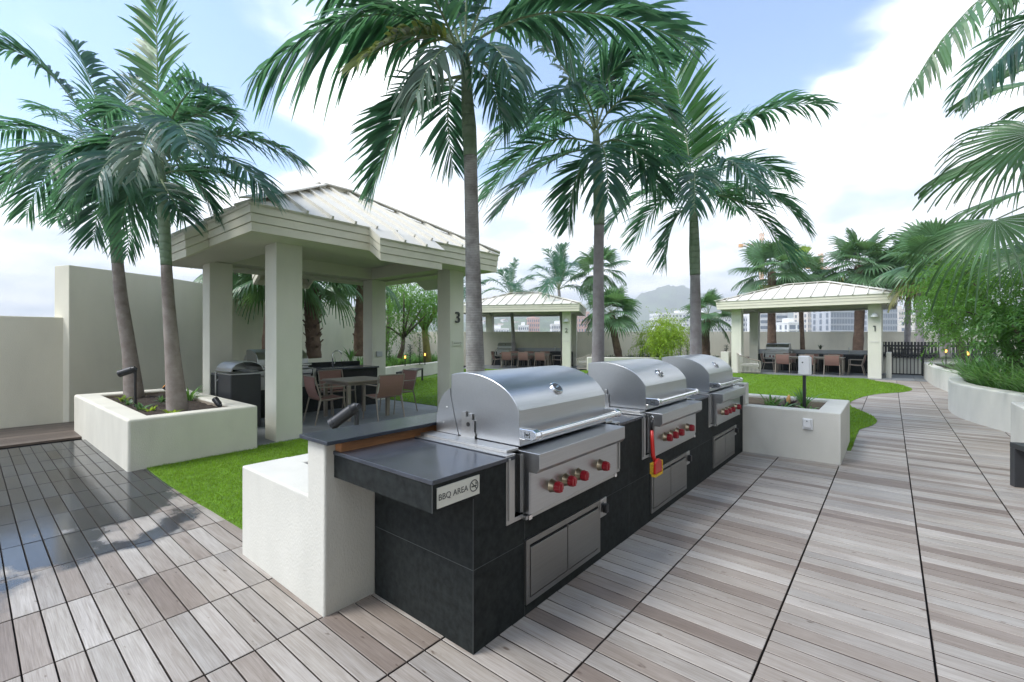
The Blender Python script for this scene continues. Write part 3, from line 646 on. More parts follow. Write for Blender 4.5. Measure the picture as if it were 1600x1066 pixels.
def pavilion3():
    root = thing('pavilion', 'nearest and largest pavilion with square columns and a stepped beige metal roof, numbered 3', 'pavilion', (-8.72, 4.9, 0))
    w = .40
    for x, y in ((-7.46,2.97),(-10.36,2.97),(-7.46,6.46),(-10.30,6.46)): column(root, x, y, w, 3.02)
    X0, X1, Y0, Y1 = -10.92, -6.52, 2.43, 7.32; zb = 2.98; p = .3; dz = .19
    xm0, xm1, ym0, ym1 = -9.27, -8.17, 4.21, 5.50
    path = [(X0,Y0,zb),(xm0,Y0,zb),(xm0,Y0-p,zb-dz),(xm1,Y0-p,zb-dz),(xm1,Y0,zb),(X1,Y0,zb),(X1,ym0,zb),(X1+p,ym0,zb-dz),(X1+p,ym1,zb-dz),(X1,ym1,zb),
            (X1,Y1,zb),(xm1,Y1,zb),(xm1,Y1+p,zb-dz),(xm0,Y1+p,zb-dz),(xm0,Y1,zb),(X0,Y1,zb),(X0,ym1,zb),(X0-p,ym1,zb-dz),(X0-p,ym0,zb-dz),(X0,ym0,zb)]
    fascia_ring(root, path, .355)
    zt = zb+.37; e = .05
    R0 = (-8.72,4.55,4.58); R1 = (-8.72,5.2,4.58)
    b = p+e
    bumps = [((xm0-.03,Y0-e,zt),(xm1+.03,Y0-e,zt),(xm1+.03,Y0-b,zt-dz-.02),(xm0-.03,Y0-b,zt-dz-.02)),
             ((X1+e,ym0-.03,zt),(X1+e,ym1+.03,zt),(X1+b,ym1+.03,zt-dz-.02),(X1+b,ym0-.03,zt-dz-.02)),
             ((xm1+.03,Y1+e,zt),(xm0-.03,Y1+e,zt),(xm0-.03,Y1+b,zt-dz-.02),(xm1+.03,Y1+b,zt-dz-.02)),
             ((X0-e,ym1+.03,zt),(X0-e,ym0-.03,zt),(X0-b,ym0-.03,zt-dz-.02),(X0-b,ym1+.03,zt-dz-.02))]
    hip_roof(root, X0-e, X1+e, Y0-e, Y1+e, zt, R0, R1, rib=.38, bumps=bumps)
    s = MB(); zs = zb+.008
    ix0, ix1, iy0, iy1 = -10.32, -7.10, 3.01, 6.82
    def soff(poly): s.prism(poly, 2, zs, zs+.03)
    s.box(X0+.05, X1-.05, Y0+.05, iy0, zs, zs+.03); s.box(X0+.05, X1-.05, iy1, Y1-.05, zs, zs+.03)
    s.box(X0+.05, ix0, iy0, iy1, zs, zs+.03); s.box(ix1, X1-.05, iy0, iy1, zs, zs+.03)
    for (a, b2, c, d) in (((xm0+.05,Y0+.045,zs),(xm1-.05,Y0+.045,zs),(xm1-.05,Y0-p+.05,zs-dz),(xm0+.05,Y0-p+.05,zs-dz)), ((X1-.045,ym0+.05,zs),(X1-.045,ym1-.05,zs),(X1+p-.05,ym1-.05,zs-dz),(X1+p-.05,ym0+.05,zs-dz)),
                         ((xm0+.05,Y1-.045,zs),(xm1-.05,Y1-.045,zs),(xm1-.05,Y1+p-.05,zs-dz),(xm0+.05,Y1+p-.05,zs-dz))):
        s.add([a,b2,c,d]+[(q[0],q[1],q[2]+.03) for q in (a,b2,c,d)], [(0,1,2,3),(7,6,5,4),(0,1,5,4),(1,2,6,5),(2,3,7,6),(3,0,4,7)])
    s.build('soffit', M['soffit'], root)
    bm = MB()                                # ring of beams between the columns with a recessed ceiling
    bm.box(-10.36, -7.06, 2.99, 3.35, 3.03, 3.36); bm.box(-10.36, -7.06, 6.48, 6.84, 3.03, 3.36)
    bm.box(-10.34, -9.94, 3.351, 6.479, 3.03, 3.36); bm.box(-7.46, -7.08, 3.351, 6.479, 3.03, 3.36)
    bm.build('beam', M['soffit'], root)
    c = MB(); c.box(-9.93, -7.47, 3.36, 6.47, 3.30, 3.34); c.build('ceiling', M['soffit'], root)
    me = text_mesh('3', .335, face_px((-7.045, 6.665, 1.985)), .016); me.transform(Matrix.Translation((8.72,-4.9,0))); mesh_obj('number', me, M['number'], root)
    pl = MB(); pl.box(-7.059, -7.045, 6.53, 6.80, 1.40, 1.50); po = pl.build('plaque', M['sign'], root)
    me = text_mesh('PAVILION', .034, face_px((-7.0435, 6.625, 1.452)), .001); me.transform(Matrix.Translation((8.72,-4.9,0))); mesh_obj('plaque_text', me, M['ink'], po)
    tr = MB(); tr.tube([(-7.0425, 6.745+.022*math.cos(i*math.pi/8), 1.452+.022*math.sin(i*math.pi/8)) for i in range(17)], .003, 5); tr.build('plaque_symbol', M['ink'], po)
    bx = MB(); bx.box(-9.899, -9.87, 6.58, 6.74, 1.10, 1.23); bx.build('switch_box', M['bld_grey'], root, bevel=.004)
    return root
pavilion3()
def small_pavilion(num, label, loc, rotz):
    """local axes: x along the long front (front looks to -y), origin in the middle of the front column line"""
    root = thing('pavilion', label, 'pavilion', loc, rotz)
    hx = 2.70; dy = 3.9; w = .42
    def B(mb, name, m, **k): return mb.build(name, m, root, world=False, **k)
    for x in (-hx, hx-w):
        for y in (0, dy-w):
            m = MB(); m.box(x, x+w, y, y+w, -.04, 2.95); B(m, 'column', M['paint'], bevel=.012)
    X0, X1, Y0, Y1 = -hx-.5, hx+.46, -.5, dy+.5; zb = 2.90
    path = [(X0,Y0,zb),(X1,Y0,zb),(X1,Y1,zb),(X0,Y1,zb)]
    f = fascia_ring(root, path, .355); f.data.transform(Matrix.Translation(root.location))
    zt = zb+.37; e = .05
    rf = hip_roof(root, X0-e, X1+e, Y0-e, Y1+e, zt, (-.75,1.95,4.07), (.8,1.95,4.07), rib=.44)
    rf.data.transform(Matrix.Translation(root.location))
    for c in children(rf): c.data.transform(Matrix.Translation(root.location))
    s = MB(); s.box(X0+.05, X1-.05, Y0+.05, .02, zb+.008, zb+.03); s.box(X0+.05, X1-.05, dy-.02, Y1-.05, zb+.008, zb+.03); s.box(X0+.05, -hx+.02, .02, dy-.02, zb+.008, zb+.03); s.box(hx-.02, X1-.05, .02, dy-.02, zb+.008, zb+.03)
    B(s, 'soffit', M['soffit'])
    b = MB(); b.box(-hx+.01, hx-.01, .02, w-.03, 2.95, 3.25); b.box(-hx+.01, hx-.01, dy-w+.03, dy-.02, 2.95, 3.25); b.box(-hx+.02, -hx+w-.03, w-.029, dy-w+.029, 2.951, 3.25); b.box(hx-w+.03, hx-.02, w-.029, dy-w+.029, 2.951, 3.25)
    B(b, 'beam', M['soffit'])
    c = MB(); c.box(-hx+w, hx-w, w-.02, dy-w+.02, 3.2, 3.24); B(c, 'ceiling', M['soffit'])
    xc = hx-w/2
    if num == '1':
        o1 = MB(); o1.prism([(xc-.05,1.96+.10),(xc+.03,1.96+.10),(xc+.03,1.96-.11),(xc-.003,1.96-.11),(xc-.003,1.96+.068),(xc-.05,1.96+.068)], 1, -.025, -.001); B(o1, 'number', M['number'])
    else: me = text_mesh(num, .30, face_my((xc+.0, -.012, 1.96)), .012); mesh_obj('number', me, M['number'], root)
    l = MB(); l.tube([(xc-.01,-.07,2.40),(xc-.01,-.07,2.46),(xc-.01,-.07,2.52),(xc-.01,-.07,2.56)], [.125,.12,.075,.02], 14); l.bar((xc-.01,0,2.47),(xc-.01,-.07,2.47),.05,.05); o = B(l, 'wall_lamp', M['white']); sharp(o)
    p = MB(); p.box(xc-.16, xc+.13, -.012, -.001, 1.40, 1.47); B(p, 'plaque', M['stucco_white'])
    return root
P1O = (-2.98, 22.7)
small_pavilion('1', 'far right pavilion with a hipped metal roof, numbered 1, beside the gate', (*P1O, 0), 0)
small_pavilion('2', 'far middle pavilion with a hipped metal roof, numbered 2, seen past the trunk', (*P2O, 0), P2ROT)
# ------------------------------------------------------------------ grill counter
FX = -1.566                                   # front face of the counter
GY = (1.828, 3.537, 5.300)                    # left edge of each grill's surround
def counter():
    root = thing('grill_counter', 'long dark stone grill counter with an overhanging slate worktop', 'counter', (-2.0, 1.585, 0))
    Y0, Y1, XB = 1.585, 6.852, -2.398
    b = MB(); b.box(XB, FX, Y0, Y1, -.03, .545)
    edges = [Y0]+[e for g in GY for e in (g+.07, g+1.235)]+[Y1]
    for i in range(0, len(edges), 2): b.box(XB, FX, edges[i], edges[i+1], .545, .890)
    for g in GY: b.box(XB, FX-.52, g+.07, g+1.235, .545, .890)
    b.build('body', M['tile'], root)
    a = MB(); a.box(XB-.012, FX+.001, 1.327, Y0-.001, .764, .890); a.build('apron', M['tile'], root)
    g = MB()
    t = .0014
    for z in (.408,): g.box(FX-.001, FX+t, Y0, Y1, z, z+.003); g.box(XB, FX, Y0-t, Y0+.001, z, z+.003)
    for y in (Y0-.0015, 1.989, 3.30, 3.66, 4.95, 5.42): g.box(FX-.001, FX+t, y, y+.003, 0, .55 if y > 1.7 else .76)
    g.box(FX-.002, FX+t+.0006, 1.326, 1.329, .765, .888)
    g.build('tile_joint', M['grout'], root)
    w = MB()
    def top(y0, y1, x1=FX+.008): w.box(XB-.016, x1, y0, y1, .8905, .912)
    top(1.322, GY[0]+.07)
    for i in range(3):
        w.box(XB-.016, FX-.75, GY[i]+.0702, GY[i]+1.2348, .8905, .912)
        top(GY[i]+1.235, GY[i+1]+.07 if i < 2 else 7.0)
    w.build('worktop', M['slate'], root, bevel=.0025)
    r = MB(); r.box(-2.41, -2.345, 1.335, 6.85, .9125, .968); r.build('upstand', M['copper'], root)
    l = MB(); l.box(-2.63, -2.315, 1.235, 6.86, .9685, .99); l.build('ledge', M['slate'], root, bevel=.003)
    for gy, (y0, y1) in zip(GY, ((1.988,2.823),(3.708,4.565),(5.46,6.362))):
        fr = MB(); z0, z1 = .064, .422; x0, x1 = FX-.002, FX+.014; ym = (y0+y1)/2
        fr.box(x0, x1, y0, y1, z1-.032, z1); fr.box(x0, x1, y0, y1, z0, z0+.030); fr.box(x0, x1, y0, y0+.032, z0+.0302, z1-.0322); fr.box(x0, x1, y1-.032, y1, z0+.0302, z1-.0322)
        fr.box(FX+.0005, FX+.003, y0+.03, y1-.03, z0+.03, z1-.03, 1)
        f = fr.build('access_door', [M['steel_dull'], M['rubber']], root)
        for k, (p, q) in enumerate(((y0+.038, ym-.009), (ym+.009, y1-.038))):
            d = MB(); d.box(FX+.004, FX+.019, p, q, z0+.038, z1-.048); 
            d.build('door_leaf', M['steel_dull'], f, bevel=.002)
        gp = MB(); gp.box(FX+.004, FX+.020, ym-.004, ym+.004, z0+.036, z1-.036); gp.build('centre_bar', M['steel_dull'], f)
        o = MB(); o.box(FX-.001, FX+.012, y1+.006, y1+.096, .292, .420); oo = o.build('outlet', M['steel_v'], root, bevel=.004)
        c = MB(); c.box(FX+.0125, FX+.045, y1+.03, y1+.072, .325, .385); c.build('outlet_cover', M['black'], oo, bevel=.006)
    return root
counter()
def sign():
    root = thing('sign', 'small pale BBQ AREA sign with a no-smoking symbol on the overhanging worktop end', 'sign', (FX, 1.486, .825))
    p = MB(); p.box(FX+.002, FX+.007, 1.351, 1.622, .779, .872); p.build('plate', M['sign'], root)
    me = text_mesh('BBQ AREA', .040, face_px((FX+.0078, 1.449, .826)), .0004); me.transform(Matrix.Translation((-FX,-1.486,-.825))); mesh_obj('lettering', me, M['ink'], root)
    s = MB(); cy, cz, r, x = 1.583, .828, .027, FX+.0082
    s.tube([(x, cy+r*math.cos(i*math.pi/12), cz+r*math.sin(i*math.pi/12)) for i in range(25)], .0022, 6)
    s.bar((x, cy-.019, cz+.019), (x, cy+.019, cz-.019), .0042, .001, up=(1,0,0))
    s.box(x-.0006, x+.0004, cy-.017, cy+.012, cz-.006, cz+.000)
    s.box(x-.0006, x+.0004, cy+.0135, cy+.017, cz-.006, cz+.000)
    s.tube([(x, cy+.010, cz+.004), (x, cy+.013, cz+.008), (x, cy+.009, cz+.012), (x, cy+.013, cz+.016)], .0012, 5)
    s.tube([(x, cy+.016, cz+.004), (x, cy+.019, cz+.009), (x, cy+.015, cz+.012)], .0012, 5)
    s.build('symbol', M['ink'], root)
sign()
def grill(label):
    """local axes: x outwards from the counter face, y along it, z up from the deck"""
    root = thing('gas_grill', label, 'grill', (FX, GY[0], 0), 0, 'built-in steel gas grills')
    def B(mb, name, m, par=None, **k): return mb.build(name, m, par or root, world=False, **k)
    s = MB(); a, b = .0, 1.305
    s.box(.0005, .006, a, a+.070, .552, .914); s.box(.0005, .006, b-.070, b, .552, .914); s.box(.0005, .006, a+.0702, b-.0702, .552, .575)
    s.box(-.765, .006, a, a+.075, .9145, .922); s.box(-.765, .006, b-.075, b, .9145, .922)
    s.box(-.760, -.03, a+.045, a+.145, .9225, .937); s.box(-.760, -.03, b-.145, b-.045, .9225, .937)
    s.box(.0062, .016, .012, .026, .575, .905); s.box(.0062, .016, b-.026, b-.012, .575, .905)
    s.box(.0, .040, .125, b-.125, .553, .573)
    B(s, 'surround', M['steel_v'], bevel=.0015)
    n = MB(); n.box(-.5, -.30, .071, 1.234, .56, .905); n.box(-.299, -.03, .105, .128, .58, .905, 0); n.box(-.299, -.03, 1.177, 1.20, .58, .905, 0); B(n, 'recess', M['charcoal'])
    for q0, q1 in ((.1285,.1405),(1.1645,1.1765)): f = MB(); f.box(-.25, -.004, q0, q1, .58, .90); B(f, 'side_guide', M['steel_v'])
    for q0, q1 in ((.135,.165),(b-.165,b-.135)): f = MB(); f.box(.0401, .052, q0, q1, .553, .577); B(f, 'bracket', M['chrome'])
    p = MB(); y0, y1 = .142, 1.163
    prof = [(-.28,.58),(.050,.58),(.050,.812),(.096,.812),(.118,.838),(.118,.922),(-.28,.922)]
    p.prism(prof, 1, y0, y1); cp = B(p, 'control_panel', M['steel'], bevel=.003)
    l = MB(); l.box(.0505, .0525, y0+.004, y1-.004, .582, .808); B(l, 'fascia_plate', M['steel'], cp)
    h = MB(); hy0, hy1 = .155, 1.15
    outer = [(-.026,.938),(-.033,1.138),(-.05,1.168),(-.077,1.202),(-.105,1.230),(-.137,1.253),(-.18,1.276),(-.225,1.295),(-.28,1.312),(-.33,1.323),(-.39,1.331),(-.455,1.334),(-.52,1.329),(-.575,1.319),(-.59,1.312),(-.592,1.18),(-.56,1.06),(-.52,.938)]
    h.prism(outer, 1, hy0, hy1); hd = B(h, 'hood', M['steel'], bevel=.004); sharp(hd, 25)
    k = MB(); k.prism([(-.521,.938),(-.561,1.06),(-.593,1.18),(-.596,1.226),(-.64,1.20),(-.672,1.173),(-.705,1.11),(-.724,1.041),(-.727,.938)], 1, hy0-.004, hy1+.004)
    for zz, xx in ((1.0,-.66),(1.1,-.63)): k.cyl((xx, hy0-.007, zz), (xx, hy0, zz), .006, n=8)
    B(k, 'hood_back', M['steel'])
    for yy in (hy0-.012, hy1+.005):
        q = MB(); q.prism([(-.497,.925),(-.372,.925),(-.366,.96),(-.376,.975),(-.376,1.045),(-.392,1.045),(-.392,1.085),(-.42,1.085),(-.42,1.062),(-.445,1.062),(-.445,1.095),(-.483,1.09),(-.483,.96)], 1, yy, yy+.007)
        hp = B(q, 'hinge_plate', M['steel_v'], bevel=.001)
        e = MB(); e.cyl((-.425, yy-.002, 1.018), (-.425, yy+.009, 1.018), .014, n=14); B(e, 'pivot_hole', M['rubber'], hp)
    th = MB(); c = Vector((-.096, .615, 1.223)); nn = Vector((.62,0,.785))
    th.tube([c-nn*.01, c+nn*.004, c+nn*.012], [.048,.048,.042], 22); t = sharp(B(th, 'thermometer', M['chrome']), 30)
    d = MB(); d.tube([c+nn*.0122, c+nn*.0135], [.035,.034], 22); B(d, 'dial', M['charcoal'], t)
    d = MB(); u = Vector((0,1,0)); v = nn.cross(u); d.bar(c+nn*.0145-u*.022-v*.006, c+nn*.0145+u*.022+v*.006, .010, .001, up=nn); B(d, 'needle', M['chrome'], t)
    hb = MB(); hb.tube([(.073, .205, 1.012), (.073, 1.125, 1.012)], .020, 16)
    for yy in (.205, 1.125): hb.tube([(.073, yy-.008, 1.012), (.073, yy+.012, 1.012)], .0235, 16)
    ho = sharp(B(hb, 'handle', M['chrome']), 40)
    for yy in (.150, 1.120):
        z = MB(); z.prism([(-.031,.982),(.065,.982),(.087,.994),(.095,1.012),(.087,1.030),(.065,1.042),(-.031,1.042)], 1, yy, yy+.046); B(z, 'handle_bracket', M['chrome'], ho, bevel=.004)
    em = MB(); 
    em.box(.010, .013, .1480, .1499, .996, 1.028); em.box(.043, .046, .1480, .1499, .996, 1.028); em.box(.0132, .0428, .1480, .1499, .996, .999)
    em.bar((.018,.1485,1.018), (.023,.1485,1.005), .002, .003); em.bar((.023,.1485,1.005), (.028,.1485,1.018), .002, .003); em.bar((.028,.1485,1.018), (.033,.1485,1.005), .002, .003); em.bar((.033,.1485,1.005), (.038,.1485,1.018), .002, .003)
    B(em, 'emblem', M['ink'], ho)
    for yy in (.350, .494, .638, .914):
        kb = MB(); kb.tube([(.0526, yy, .69), (.060, yy, .69), (.084, yy, .69)], [.040,.036,.031], 20); ko = sharp(B(kb, 'knob', M['brass']), 30)
        rk = MB(); vs = []
        for xx, rr in ((.0842,.031),(.090,.033),(.118,.0295),(.121,.025)):
            for i in range(24): aa = 2*math.pi*i/24; q = rr*(1-.10*(i % 3 == 0)); vs.append((xx, yy+q*math.cos(aa), .69+q*math.sin(aa)))
        rk.add(vs, [(24*j+i, 24*j+(i+1)%24, 24*(j+1)+(i+1)%24, 24*(j+1)+i) for j in range(3) for i in range(24)]+[tuple(range(72,96)), tuple(range(23,-1,-1))])
        rk.box(.1205, .126, yy-.006, yy+.006, .667, .713); B(rk, 'grip', M['red'], ko)
    return root
G0 = grill('nearest steel grill on the dark counter, its curved hood mirroring blue sky')
copy_tree(G0, (FX, GY[1], 0), label='middle of the three counter grills, with a red brush hanging from it')
copy_tree(G0, (FX, GY[2], 0), label='farthest of the three counter grills, next to the pale planter')
copy_tree(G0, (-9.38, 3.46, 0), label='steel grill set in the counter under pavilion 3, half hidden by a column')
def brush():
    root = thing('grill_brush', 'red long-handled grill brush with yellow bristles hanging from the middle grill', 'brush', (FX+.085, 3.510, .43))
    h = MB(); x = FX+.075
    h.tube([(x+.0,3.565,.80),(x+.005,3.562,.70),(x+.012,3.560,.60),(x+.03,3.565,.54)], [.013,.016,.018,.015], 8); h.build('handle', M['red_plastic'], root, smooth=True)
    g = MB(); g.tube([(x,3.565,.80),(x,3.565,.86),(x+.005,3.567,.885)], [.012,.011,.008], 8); g.build('grip', M['black'], root, smooth=True)
    k = MB(); k.tube([(x+.005,3.567,.885),(x+.012,3.567,.905),(x,3.567,.918),(x-.012,3.567,.905)], .004, 6); k.build('hook', M['chrome'], root)
    d = MB(); d.prism([(3.510,.455),(3.620,.455),(3.615,.53),(3.580,.55),(3.550,.55),(3.515,.53)], 0, x+.03, x+.048); d.build('head', M['red_plastic'], root, bevel=.006).scale = (1.15, 1.25, 1.2)
    y = MB()
    for i in range(9):
        for j in range(6):
            yy = 3.513+i*.0130; zz = .452+j*.0125; y.box(x+.005, x+.0298, yy, yy+.0115, zz, zz+.011)
    for i in range(9): yy = 3.510+i*.0132; y.box(x+.018, x+.05, yy-.002, yy+.0105, .437+.004*(i % 2), .4545)
    for j in range(7): zz = .443+j*.0125; y.box(x+.01, x+.047, 3.621, 3.632+.002*(j % 2), zz, zz+.0115)
    y.build('bristles', M['yellow'], root).scale = (1.15, 1.25, 1.2)
brush()
def outlet_planter():
    root = thing('outlet', 'white weatherproof outlet cover on the front of the pale planter', 'outlet', (-.81, 6.83, .46))
    m = MB(); m.box(-.865, -.755, 6.815, 6.834, .395, .535); m.build('back_plate', M['white'], root, bevel=.006)
    m = MB(); m.box(-.855, -.775, 6.79, 6.8145, .42, .53); m.build('cover', M['white'], root, bevel=.008)
    m = MB(); m.cyl((-.815,6.785,.505), (-.815,6.792,.505), .007, n=8); m.build('latch', M['charcoal'], root)
outlet_planter()
def postbox():
    root = thing('control_box', 'white box on a thin black post standing in the pale planter', 'control box', (-.96, 7.75, .5))
    m = MB(); m.box(-.98, -.94, 7.725, 7.765, .42, 1.02); m.build('post', M['black'], root, bevel=.004)
    m = MB(); m.box(-1.03, -.89, 7.685, 7.80, 1.02, 1.30); b = m.build('case', M['white'], root, bevel=.018, seg=3)
    m = MB(); m.box(-.8895, -.875, 7.69, 7.80, 1.03, 1.28); m.build('lid', M['white'], b, bevel=.006)
    m = MB(); m.cyl((-.975,7.683,1.205), (-.975,7.687,1.205), .010, n=10); m.build('indicator', M['black'], b)
postbox()

# ------------------------------------------------------------------ spotlights
def spotlight(label, base, top, aim, ln=.20, r=.043, lens=False, bracket=True, ln_back=.5):
    root = thing('garden_spotlight', label, 'spotlight', base, 0, 'black garden spotlights')
    b = Vector(base); t = Vector(top); a = Vector(aim).normalized()
    if (t-b).length > .05:
        m = MB(); m.tube([b, t], .017, 10); m.build('post', M['black'], root)
    c = t+Vector((0,0,.03))
    m = MB(); m.bar(t+Vector((0,0,-.04)), c+a*.03+Vector((0,0,.01)), .03, .03); m.cyl(c-Vector((.03,0,0)), c+Vector((.03,0,0)), .02, n=10); m.build('knuckle', M['charcoal'], root)
    h0 = c+a*.02
    m = MB(); m.tube([h0-a*.02, h0+a*.015, h0+a*.02, h0+a*(ln-.03), h0+a*(ln-.028), h0+a*ln], [r*.75, r*.9, r, r, r*1.06, r*1.06], 18); hd = sharp(m.build('head', M['black'], root), 30)
    m = MB(); m.tube([h0+a*(ln+.0005), h0+a*(ln+.004)], r*.9, 18); m.build('lens', M['spot'] if lens else M['glass_dark'], hd)
    return root
spotlight('black cylindrical spotlight on a post rising behind the near end of the slate ledge', (-3.0, 1.83, .52), (-3.0, 1.83, 1.02), (-.55, -.62, -.62), .20, .043)
spotlight('black twin-headed spotlight on a post beside the left palm in the large planter', (-8.65, 1.62, .53), (-8.65, 1.62, 1.07), (-.6, -.75, -.35), .2, .05)
spotlight('stubby lit uplight glowing orange between the two palms in the large planter', (-8.55, 2.1, .53), (-8.55, 2.1, .66), (-.3, -.5, .55), .17, .055, lens=True)
spotlight('small dark uplight lying on the rear rim of the large planter', (-7.28, 2.3, .55), (-7.28, 2.3, .57), (-.75, -.1, .45), .14, .04)

# ------------------------------------------------------------------ bench, bin, furniture
def bench(label, loc, rotz, L, D, H):
    root = thing('bench', label, 'bench', loc, rotz, 'charcoal slab benches')
    m = MB(); m.box(0, L, 0, D, H-.05, H); m.build('seat', M['charcoal'], root, world=False, bevel=.004)
    for x in (0.001, L-.066):
        for y in (.0, D-.06):
            m = MB(); m.box(x, x+.065, y+.001, y+.059, 0, H-.0505); m.build('leg', M['charcoal'], root, world=False, bevel=.003)
    return root
bench('dark metal bench on the lawn by the curving white bed wall', (-12.02, 9.2, .01), R(128), 2.1, .42, .46)
def near_bench():
    root = thing('bench', 'dark square-legged bench cut off by the right edge of the photo', 'bench', (1.105, 6.62, 0), R(18), 'charcoal slab benches')
    m = MB(); m.box(0, 1.6, 0, .46, .40, .455); m.build('seat', M['charcoal'], root, world=False, bevel=.004)
    for x in (0, 1.515):
        for y in (.001, .379): m = MB(); m.box(x+.001, x+.081, y, y+.08, 0, .3995); m.build('leg', M['charcoal'], root, world=False, bevel=.004)
near_bench()
def bin_():
    root = thing('waste_bin', 'black bin under a curved steel hood between planter and pavilion column', 'bin', (-8.78, 3.08, 0), R(4))
    m = MB(); m.box(-.25, .25, -.25, .25, 0, .93); b = m.build('body', M['charcoal'], root, world=False, bevel=.02)
    m = MB(); m.box(-.26, .26, -.26, .26, .9305, .955); m.build('rim', M['steel'], root, world=False, bevel=.004)
    m = MB(); pr = []; n = 9                  # scoop-shaped hood open at the left end
    for i in range(n+1): a = math.pi*i/n; pr.append((.27*math.cos(a), .99+.17*math.sin(a)))
    pr2 = [(p[0]*.95, (p[1]-.99)*.95+.99) for p in pr[::-1]]
    m.prism(pr+pr2, 0, -.30, .30); m.build('hood', M['steel'], root, world=False, smooth=False)
    m = MB(); m.prism([(p[0], p[1]) for p in pr], 0, -.305, -.2995); m.build('hood_end', M['steel'], root, world=False)
    m = MB(); m.tube([(-.27,-.275,.03),(-.27,-.275,.99)], .012, 8); m.tube([(-.27,-.275,.75),(-.32,-.25,.80),(-.30,-.2,.86)], .008, 6); m.build('side_rod', M['steel_v'], root, world=False)
bin_()
def p3_counter():
    root = thing('sink_counter', 'dark counter with a sink tap under pavilion 3', 'counter', (-9.8, 5, 0))
    m = MB(); m.box(-10.15, -9.4, 4.78, 6.28, -.03, .86); m.box(-10.15, -9.4, 2.99, 3.46, -.03, .86); m.box(-10.15, -9.4, 3.461, 4.779, -.03, .545); m.box(-10.15, -9.95, 3.461, 4.779, .5451, .86); m.build('body', M['tile'], root)
    m = MB(); m.box(-10.15, -9.37, 4.77, 6.31, .861, .90); m.box(-10.15, -9.37, 3.0, 3.53, .861, .90); m.build('worktop', M['slate'], root, bevel=.003)
    m = MB(); m.box(-10.24, -10.151, 2.99, 6.28, 0, 1.0); m.build('upstand', M['tile'], root)
    m = MB(); m.box(-9.399, -9.39, 5.35, 6.15, .55, .80); m.build('drawer_recess', M['rubber'], root)
    m = MB(); m.tube([(-9.95,5.45,.90),(-9.95,5.45,1.15),(-9.95,5.46,1.22),(-9.95,5.52,1.265),(-9.95,5.60,1.265),(-9.95,5.66,1.23),(-9.95,5.665,1.19)], .014, 8); t = m.build('tap', M['chrome'], root, smooth=True)
    m = MB(); m.bar((-9.95,5.45,.96),(-9.87,5.45,.99),.018,.018); m.build('tap_lever', M['chrome'], t)
p3_counter()
def far_counter(label, loc, rotz):
    root = thing('sink_counter', label, 'counter', loc, rotz, 'dark sink counters under the far pavilions')
    B = lambda mb, n, m, **k: mb.build(n, m, root, world=False, **k)
    m = MB(); m.box(-.72, 2.5, 3.0, 3.6, -.03, .80); m.box(-2.2, -1.99, 3.0, 3.6, -.03, .80); m.box(-1.989, -.721, 3.0, 3.6, -.03, .5); B(m, 'body', M['tile'])
    m = MB(); m.box(-.73, 2.48, 2.97, 3.6, .801, .85); B(m, 'worktop', M['slate'])
    m = MB(); m.box(-2.3, 2.5, 3.601, 3.75, 0, 1.02); B(m, 'upstand', M['bld_grey'])
    m = MB(); m.tube([(1.5,3.4,.85),(1.5,3.4,1.1),(1.5,3.34,1.15),(1.5,3.24,1.15),(1.5,3.2,1.08)], .016, 6); B(m, 'tap', M['chrome'])
far_counter('dark sink counter behind the dining table under pavilion 1', (*P1O, 0), 0)
far_counter('dark sink counter behind the dining table under pavilion 2', (*P2O, 0), P2ROT)
def loc2(o, rot, x, y): return (o[0]+x*math.cos(rot)-y*math.sin(rot), o[1]+x*math.sin(rot)+y*math.cos(rot), 0)
# a grill's outward axis is its local x: turn it to face the front of the far pavilions (local -y)
copy_tree(G0, loc2(P1O, 0, -2.0, 3.0), R(-90), 'steel grill at the left end of the counter under pavilion 1')
copy_tree(G0, loc2(P2O, P2ROT, -2.0, 3.0), P2ROT+R(-90), 'steel grill at the left end of the counter under pavilion 2')

